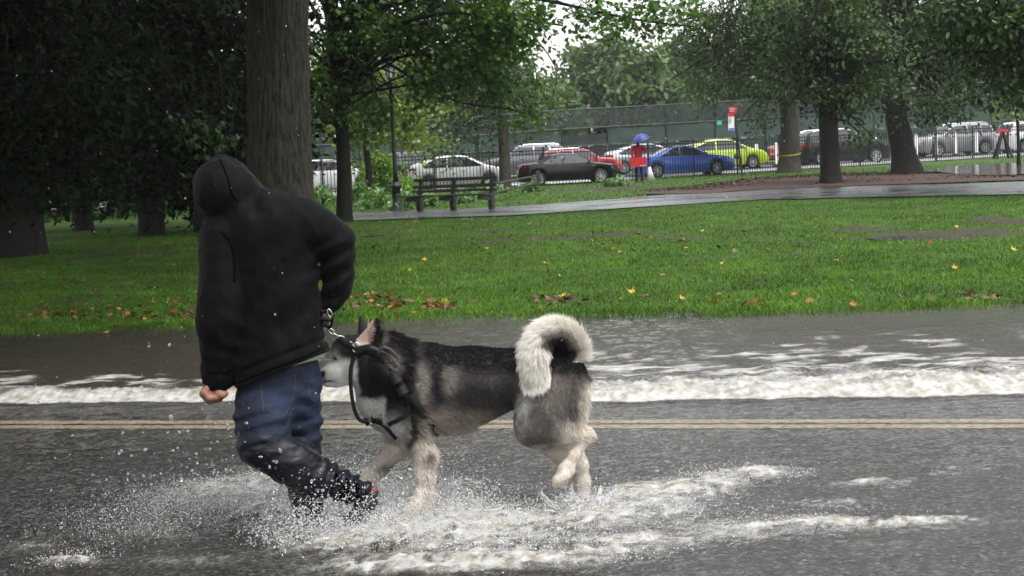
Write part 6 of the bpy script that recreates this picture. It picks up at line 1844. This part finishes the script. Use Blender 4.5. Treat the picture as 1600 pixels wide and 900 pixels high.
def hdisp(P):
    px, py, d = project(P)
    d_ = folds(P, .011, (9, 9, 5)) - .003 * (1 - np.abs(fbm(P * np.array([17, 17, 11]) + 3, 3)) * 2.5)
    s = np.maximum(sstep(480, 400, np.abs(px - 520) * 6 + 300) * 0, 0)
    d_ = d_ - .009 * np.sin((py * .9 + px * .5) * .22) * np.exp(-((px - 522) / 34) ** 2 - ((py - 415) / 40) ** 2) * 1.6
    d_ = d_ - .0045 * np.sin((py - px * .35) * .19 + 3 * fbm(P * 6, 2)) * np.exp(-((px - 350) / 40) ** 2 - ((py - 545) / 55) ** 2)
    d_ = d_ - .007 * np.abs(np.sin((px * .9 - py * .28 + 14 * fbm(P * 4, 2)) * .10)) * np.exp(-((px - 440) / 60) ** 2 - ((py - 540) / 60) ** 2)
    d_ = d_ - .006 * np.sin((py * .7 + px * .7) * .12) * np.exp(-((px - 470) / 60) ** 2 - ((py - 470) / 90) ** 2)
    d_ = d_ - .006 * np.sin((py * .35 - px * .6) * .16) * np.exp(-((px - 390) / 45) ** 2 - ((py - 330) / 30) ** 2)
    # ribbed hem and cuff
    e = (P - a0) @ (nrm / np.linalg.norm(nrm))
    d_ = d_ + .010 * np.exp(-((e + .055) / .010) ** 2) * (px > 380)
    return d_
V, Q = H.mesh(.0075, hdisp, None or ())
keep = ((V - a0) @ nrm) / np.linalg.norm(nrm)
px, py, _ = project(V)
sleeve = (px < 366) & (py > 560) | (px > 496) & (py > 440) & (py < 490) & (px - 496 > (py - 440) * -.1) & False
bad = (keep > 0) & ~sleeve & (px > 360)
below = np.where(bad)[0]
V[below] = V[below] - (nrm / np.linalg.norm(nrm)) * keep[below][:, None]          # tidy flat hem
# cut the sleeve ends level
me = mesh_from('hoodie', V, Q, [], True)
mt, nt, b = newmat('black_fleece')
n1 = noise_tex(nt, 9, 4); r_ = ramp(nt, n1.outputs[0], [(.3, (.0026, .0026, .0031)), (.7, (.0048, .0048, .0056))])
nt.links.new(r_.outputs[0], b.inputs['Base Color']); b.inputs['Roughness'].default_value = .62; b.inputs['Specular IOR Level'].default_value = .05
b.inputs['Sheen Weight'].default_value = .03; b.inputs['Sheen Roughness'].default_value = .5
nb = noise_tex(nt, 260, 3); bumpn(nt, nb.outputs[0], .35, .003, b)
M_FLEECE = mt
me.materials.append(M_FLEECE)
hood = obj('hoodie', me, man)
HB = BVHTree.FromPolygons([tuple(p) for p in V], [tuple(map(int, q)) for q in Q])
def on(bvh, px, py, off=.003):
    r_ = Vector(ray(px, py)).normalized(); h_ = bvh.ray_cast(Vector(CPOS), r_, 20)
    return None if h_[0] is None else np.array(h_[0]) - np.array(r_) * off
def seam(name, pix, rad, mt, par, bvh, n=6):
    P_ = [on(bvh, p[0], p[1], rad * .3) for p in catmull([np.array([*q, 0.]) for q in pix], n)]
    P_ = [p for p in P_ if p is not None]
    if len(P_) < 2: return
    mb = MB(); mb.tube(P_, rad, 5); return mb.build(name, mt, par, True)
M_SEAM = simple('black_thread', (.0015, .0015, .0015), .9, spec=.03)
seam('seam', [(343, 249), (352, 268), (359, 290), (364, 306), (373, 314)], .0035, M_SEAM, hood, HB)
seam('seam', [(345, 362), (360, 380), (366, 410), (366, 440)], .003, M_SEAM, hood, HB)
seam('seam', [(372, 598), (405, 584), (440, 571), (475, 558), (509, 542)], .0028, M_SEAM, hood, HB)
seam('seam', [(320, 578), (335, 583), (352, 582), (362, 578)], .0028, M_SEAM, hood, HB)
seam('seam', [(503, 459), (515, 464), (528, 462)], .0028, M_SEAM, hood, HB)

# ---- pale shirt showing under the hem at the back right
U = SDF(); sk(U, [(444, 560, 0), (447, 590, 0)], [64, 63], .02, .66)
b0, b1 = mp(462, 571, -.14), mp(515, 558, -.14)
n2v = np.cross(b1 - b0, FWD); n2v = n2v if n2v[2] < 0 else -n2v
V, Q = U.mesh(.008, None, [(b0, n2v), (mp(430, 540, 0), -np.array(nrm))])
obj('undershirt', mesh_from('undershirt', V, Q, simple('pale_shirt', (.30, .33, .25), .8, var=.1), True), man)

# ---- jeans
J = SDF()
sk(J, [(436, 585, .01), (436, 612, .0)], [62, 59], .04, .62)
NEAR = [(415, 628, -.005), (412, 656, -.07), (410, 690, -.12)]
sk(J, NEAR, [44, 41, 36], .03)
sk(J, [(410, 692, -.12), (455, 722, -.10), (500, 746, -.05), (540, 762, -.02), (572, 770, .0)], [36, 33, 27, 22, 16], .02)
sk(J, [(465, 604, .04), (468, 660, .06), (470, 700, .06), (476, 760, .05), (483, 806, .04)], [36, 31, 28, 24, 20], .03)
def jdisp(P):
    px, py, d = project(P)
    f = folds(P, .008, (8, 8, 17)) - .0045 * (1 - np.abs(fbm(P * np.array([14, 14, 30]) + 3, 3)) * 2.5)
    f = f - .0055 * np.sin((py + (px - 420) * .30) * .26 + 2 * fbm(P * 7, 2)) * np.exp(-((py - 668) / 40) ** 2)
    f = f - .0075 * np.sin((px * .85 + py * .35) * .36 + 2.2 * fbm(P * 9, 2)) * sstep(480, 520, px) * (py > 700)
    f = f - .004 * np.sin((py - px * .5) * .22) * np.exp(-((px - 480) / 30) ** 2 - ((py - 640) / 60) ** 2)
    return f
V, Q = J.mesh(.0068, jdisp)
px, py, d = project(V)
n1 = fbm(V * 9, 3)
wet = np.clip(sstep(665, 705, py + n1 * 26) + .35 * sstep(.0, .4, n1), 0, 1)
up_ = sstep(600, 640, py) * 0
base = np.array([[.0028, .0058, .0165]]); fade = np.array([[.0115, .025, .060]]); dark = np.array([[.0025, .0035, .008]])
fd = np.clip(np.exp(-((px - 440) / 30) ** 2 - ((py - 630) / 42) ** 2) * .75 + np.exp(-((px - 494) / 12) ** 2 - ((py - 630) / 60) ** 2) * .8 + .25 * n1, 0, 1)
colj = base * (1 - fd[:, None]) + fade * fd[:, None]
colj = colj * (1 - wet[:, None]) + dark * wet[:, None]
mt, nt, b = newmat('wet_denim')
a = N(nt, 'ShaderNodeAttribute', attribute_name='col'); w_ = N(nt, 'ShaderNodeAttribute', attribute_name='wet')
nt.links.new(a.outputs['Color'], b.inputs['Base Color'])
mr = N(nt, 'ShaderNodeMapRange'); mr.inputs['To Min'].default_value = .8; mr.inputs['To Max'].default_value = .36; b.inputs['Specular IOR Level'].default_value = .32
nt.links.new(w_.outputs['Fac'], mr.inputs[0]); nt.links.new(mr.outputs[0], b.inputs['Roughness'])
nb = noise_tex(nt, 420, 2); bumpn(nt, nb.outputs[0], .35, .002, b)
M_DENIM = mt
je = obj('jeans', mesh_from('jeans', V, Q, M_DENIM, True, {'col': colj, 'wet': wet}), man)
JB = BVHTree.FromPolygons([tuple(p) for p in V], [tuple(map(int, q)) for q in Q])
M_STITCH = simple('tan_stitching', (.075, .062, .045), .8, spec=.1)
seam('stitching', [(407, 601), (411, 628), (414, 646), (432, 651), (447, 646), (455, 626), (459, 606)], .0014, M_STITCH, je, JB)
seam('stitching', [(424, 595), (444, 591), (464, 586)], .0016, M_STITCH, je, JB)
seam('stitching', [(462, 586), (461, 606), (456, 640), (448, 668)], .0014, M_STITCH, je, JB)
seam('stitching', [(484, 596), (483, 616), (492, 626), (500, 616)], .0014, M_STITCH, je, JB)
seam('stitching', [(462, 688), (485, 702), (504, 718), (508, 728)], .0014, M_STITCH, je, JB)

# ---- shoes
M_SHOE = simple('black_shoe', (.012, .012, .013), .35, var=.3, bump=.4, bscale=80)
M_SOLE = simple('pale_sole', (.28, .24, .17), .6, var=.2)
def shoe(pts, rs, solepts, solers, red=None):
    Z = SDF(); sk(Z, pts, rs, .02)
    V, Q = Z.mesh(.006, lambda P: -.002 * fbm(P * 30, 2))
    s = obj('shoe', mesh_from('shoe', V, Q, M_SHOE, True), man)
    Z = SDF(); sk(Z, solepts, solers, .012)
    V, Q = Z.mesh(.006); obj('sole', mesh_from('sole', V, Q, M_SOLE, True), s)
    return s
s1 = shoe([(566, 768, 0), (572, 784, .0), (556, 812, -.02), (540, 826, -.03)], [15, 17, 15, 11], [(586, 778, 0), (574, 806, -.01), (548, 834, -.03)], [6, 7, 6])
mb = MB()
for (x0, y0, x1, y1) in [(581, 764, 588, 768)]: mb.tube([mp(x0, y0, -.06), mp((x0 + x1) / 2 + 3, (y0 + y1) / 2, -.055), mp(x1, y1, -.04)], .006, 6)
mb.build('heel_tab', simple('red_tab', (.45, .03, .04), .4), s1, True)
shoe([(484, 800, .04), (484, 818, .04), (510, 834, -.02), (542, 850, -.05)], [20, 22, 18, 12], [(468, 824, .04), (500, 842, -.01), (545, 858, -.05)], [9, 8, 6])
mb = MB()
for k_ in range(7):
    t = k_ / 6; c = np.array([530 + 42 * t, 760 + 9 * t]); rr = 26 - 9 * t
    P_ = [on(JB, c[0] + dx * 4 + (k_ % 2) * 6 * dx, c[1] + dx * rr * .85, .004) for dx in np.linspace(-.9, .9, 7)]
    P_ = [p for p in P_ if p is not None]
    if len(P_) > 2: mb.tube(P_, .0032, 5)
mb.build('drawn_cuff_creases', M_SEAM, je, True)  # crease shade drawn as thin black tubes over the cuff

# ---- the body itself: one surface from head to feet, hands modelled finger by finger
B = SDF()
M1 = SDF()
def bk(pts, rs, k=.03, fl=1.0): sk(B, pts, rs, k, fl)
B.ell(mp(346, 296, .03), (30 * KM, 35 * KM, 38 * KM), .02)
B.ell(mp(338, 316, .06), (22 * KM, 28 * KM, 24 * KM), .03)
B.ell(mp(324, 308, .10), (6 * KM, 8 * KM, 7 * KM), .012); B.ell(mp(330, 325, .10), (10 * KM, 6 * KM, 4 * KM), .01)
bk([(352, 318, .0), (395, 345, 0)], [20, 22]); bk([(400, 350, 0), (430, 440, 0), (438, 540, 0), (438, 600, 0)], [44, 54, 48, 46], .05, .5)
bk([(355, 375, 0), (475, 356, 0)], [24, 23], .04, .8)
bk([(355, 378, -.02), (348, 480, -.06), (341, 575, -.03), (336, 592, -.03)], [22, 18, 12, 10.5]); bk([(478, 360, 0), (522, 386, 0), (526, 445, .03), (512, 476, .04)], [22, 17, 12, 10])
bk([(420, 622, .0), (410, 690, -.12)], [26, 20]); bk([(410, 690, -.12), (500, 746, -.05), (566, 768, 0), (556, 806, -.02)], [21, 17, 10, 9])
bk([(466, 604, .04), (473, 700, .06), (484, 806, .04), (520, 838, -.03)], [28, 20, 12, 9])
# left hand, a loose fist
LW = -.03
bk([(337, 586, LW), (333, 608, LW)], [12, 14.5], .012, .95)
B.ell(mp(331, 611, LW), (16 * KM, 14 * KM, 13 * KM), .012)
for i, (kx, ky, w) in enumerate([(320, 608, -.042), (318, 610, -.014), (320, 612, .014), (325, 613, .038)]):
    l = [1, 1.08, 1.0, .85][i]
    bk([(kx + 5, ky - 3, LW + w * .8), (kx - 1, ky + 5 * l, LW + w), (kx + 7, ky + 14 * l, LW + w), (kx + 18, ky + 13 * l, LW + w * .9), (kx + 22, ky + 7, LW + w * .85)], [6, 5.8, 5.3, 4.8, 4], .004)
bk([(338, 606, LW - .02), (343, 615, LW - .035), (348, 617, LW - .04), (353, 615, LW - .035)], [6.8, 6, 5.6, 4.2], .006)
# right hand closed round the leash loop
RW = .045
bk([(507, 476, RW), (506, 486, RW), (505, 494, RW)], [10, 12, 11], .012)
for i, w in enumerate((-.034, -.012, .010, .030)):
    bk([(510, 487 + i * 1.5, RW + w), (516, 491 + i * 1.5, RW + w), (514, 500 + i, RW + w), (506, 501, RW + w * .9), (503, 496, RW + w * .8)], [5, 5, 4.6, 4.2, 3.6], .004)
bk([(502, 486, RW - .03), (506, 495, RW - .045), (511, 500, RW - .045)], [5.5, 5, 4], .006)
V, Q = B.mesh(.0042)
M_SKIN = simple('skin', (.27, .125, .08), .45, var=.18, vscale=30, bump=.25, bscale=180, bdist=.002)
obj('body', mesh_from('body', V, Q, M_SKIN, True), man)
for i in range(1):
    pass
fix(man, Matrix.Translation(-Vector(man.location)))
# ================================================================== FALLING RAIN
n = 700
d = rng.uniform(3.5, 16, n); px = rng.uniform(-60, 1660, n); py = rng.uniform(-40, 760, n)
P = np.array([at(a, b_, c) for a, b_, c in zip(px, py, d)])
k = P[:, 2] > .2
V0, F0 = ico()
R = .0007 + .0012 * rng.random(k.sum()) ** 2
V = V0[None] * R[:, None, None] * np.array([1, 1, 2.2]) + P[k][:, None]
Fc = F0[None] + (np.arange(k.sum()) * len(V0))[:, None, None]
o = obj('rain', mesh_from('rain', V.reshape(-1, 3), Fc.reshape(-1, 3), M_FROTH, True)); tag(o, kind='stuff')
# ================================================================== RAIN HAZE
mt = bpy.data.materials.new('rain_haze'); mt.use_nodes = True
nt = mt.node_tree; nt.nodes.clear()
o_ = nt.nodes.new('ShaderNodeOutputMaterial'); pv = nt.nodes.new('ShaderNodeVolumePrincipled')
pv.inputs['Density'].default_value = 0.00028
pv.inputs['Color'].default_value = (0.90, 0.92, 0.95, 1)
nt.links.new(pv.outputs[0], o_.inputs['Volume'])
mb = MB(); mb.box((0, 170, 14.5), (900, 520, 31.5))
hz = mb.build('haze', mt); tag(hz, kind='stuff')
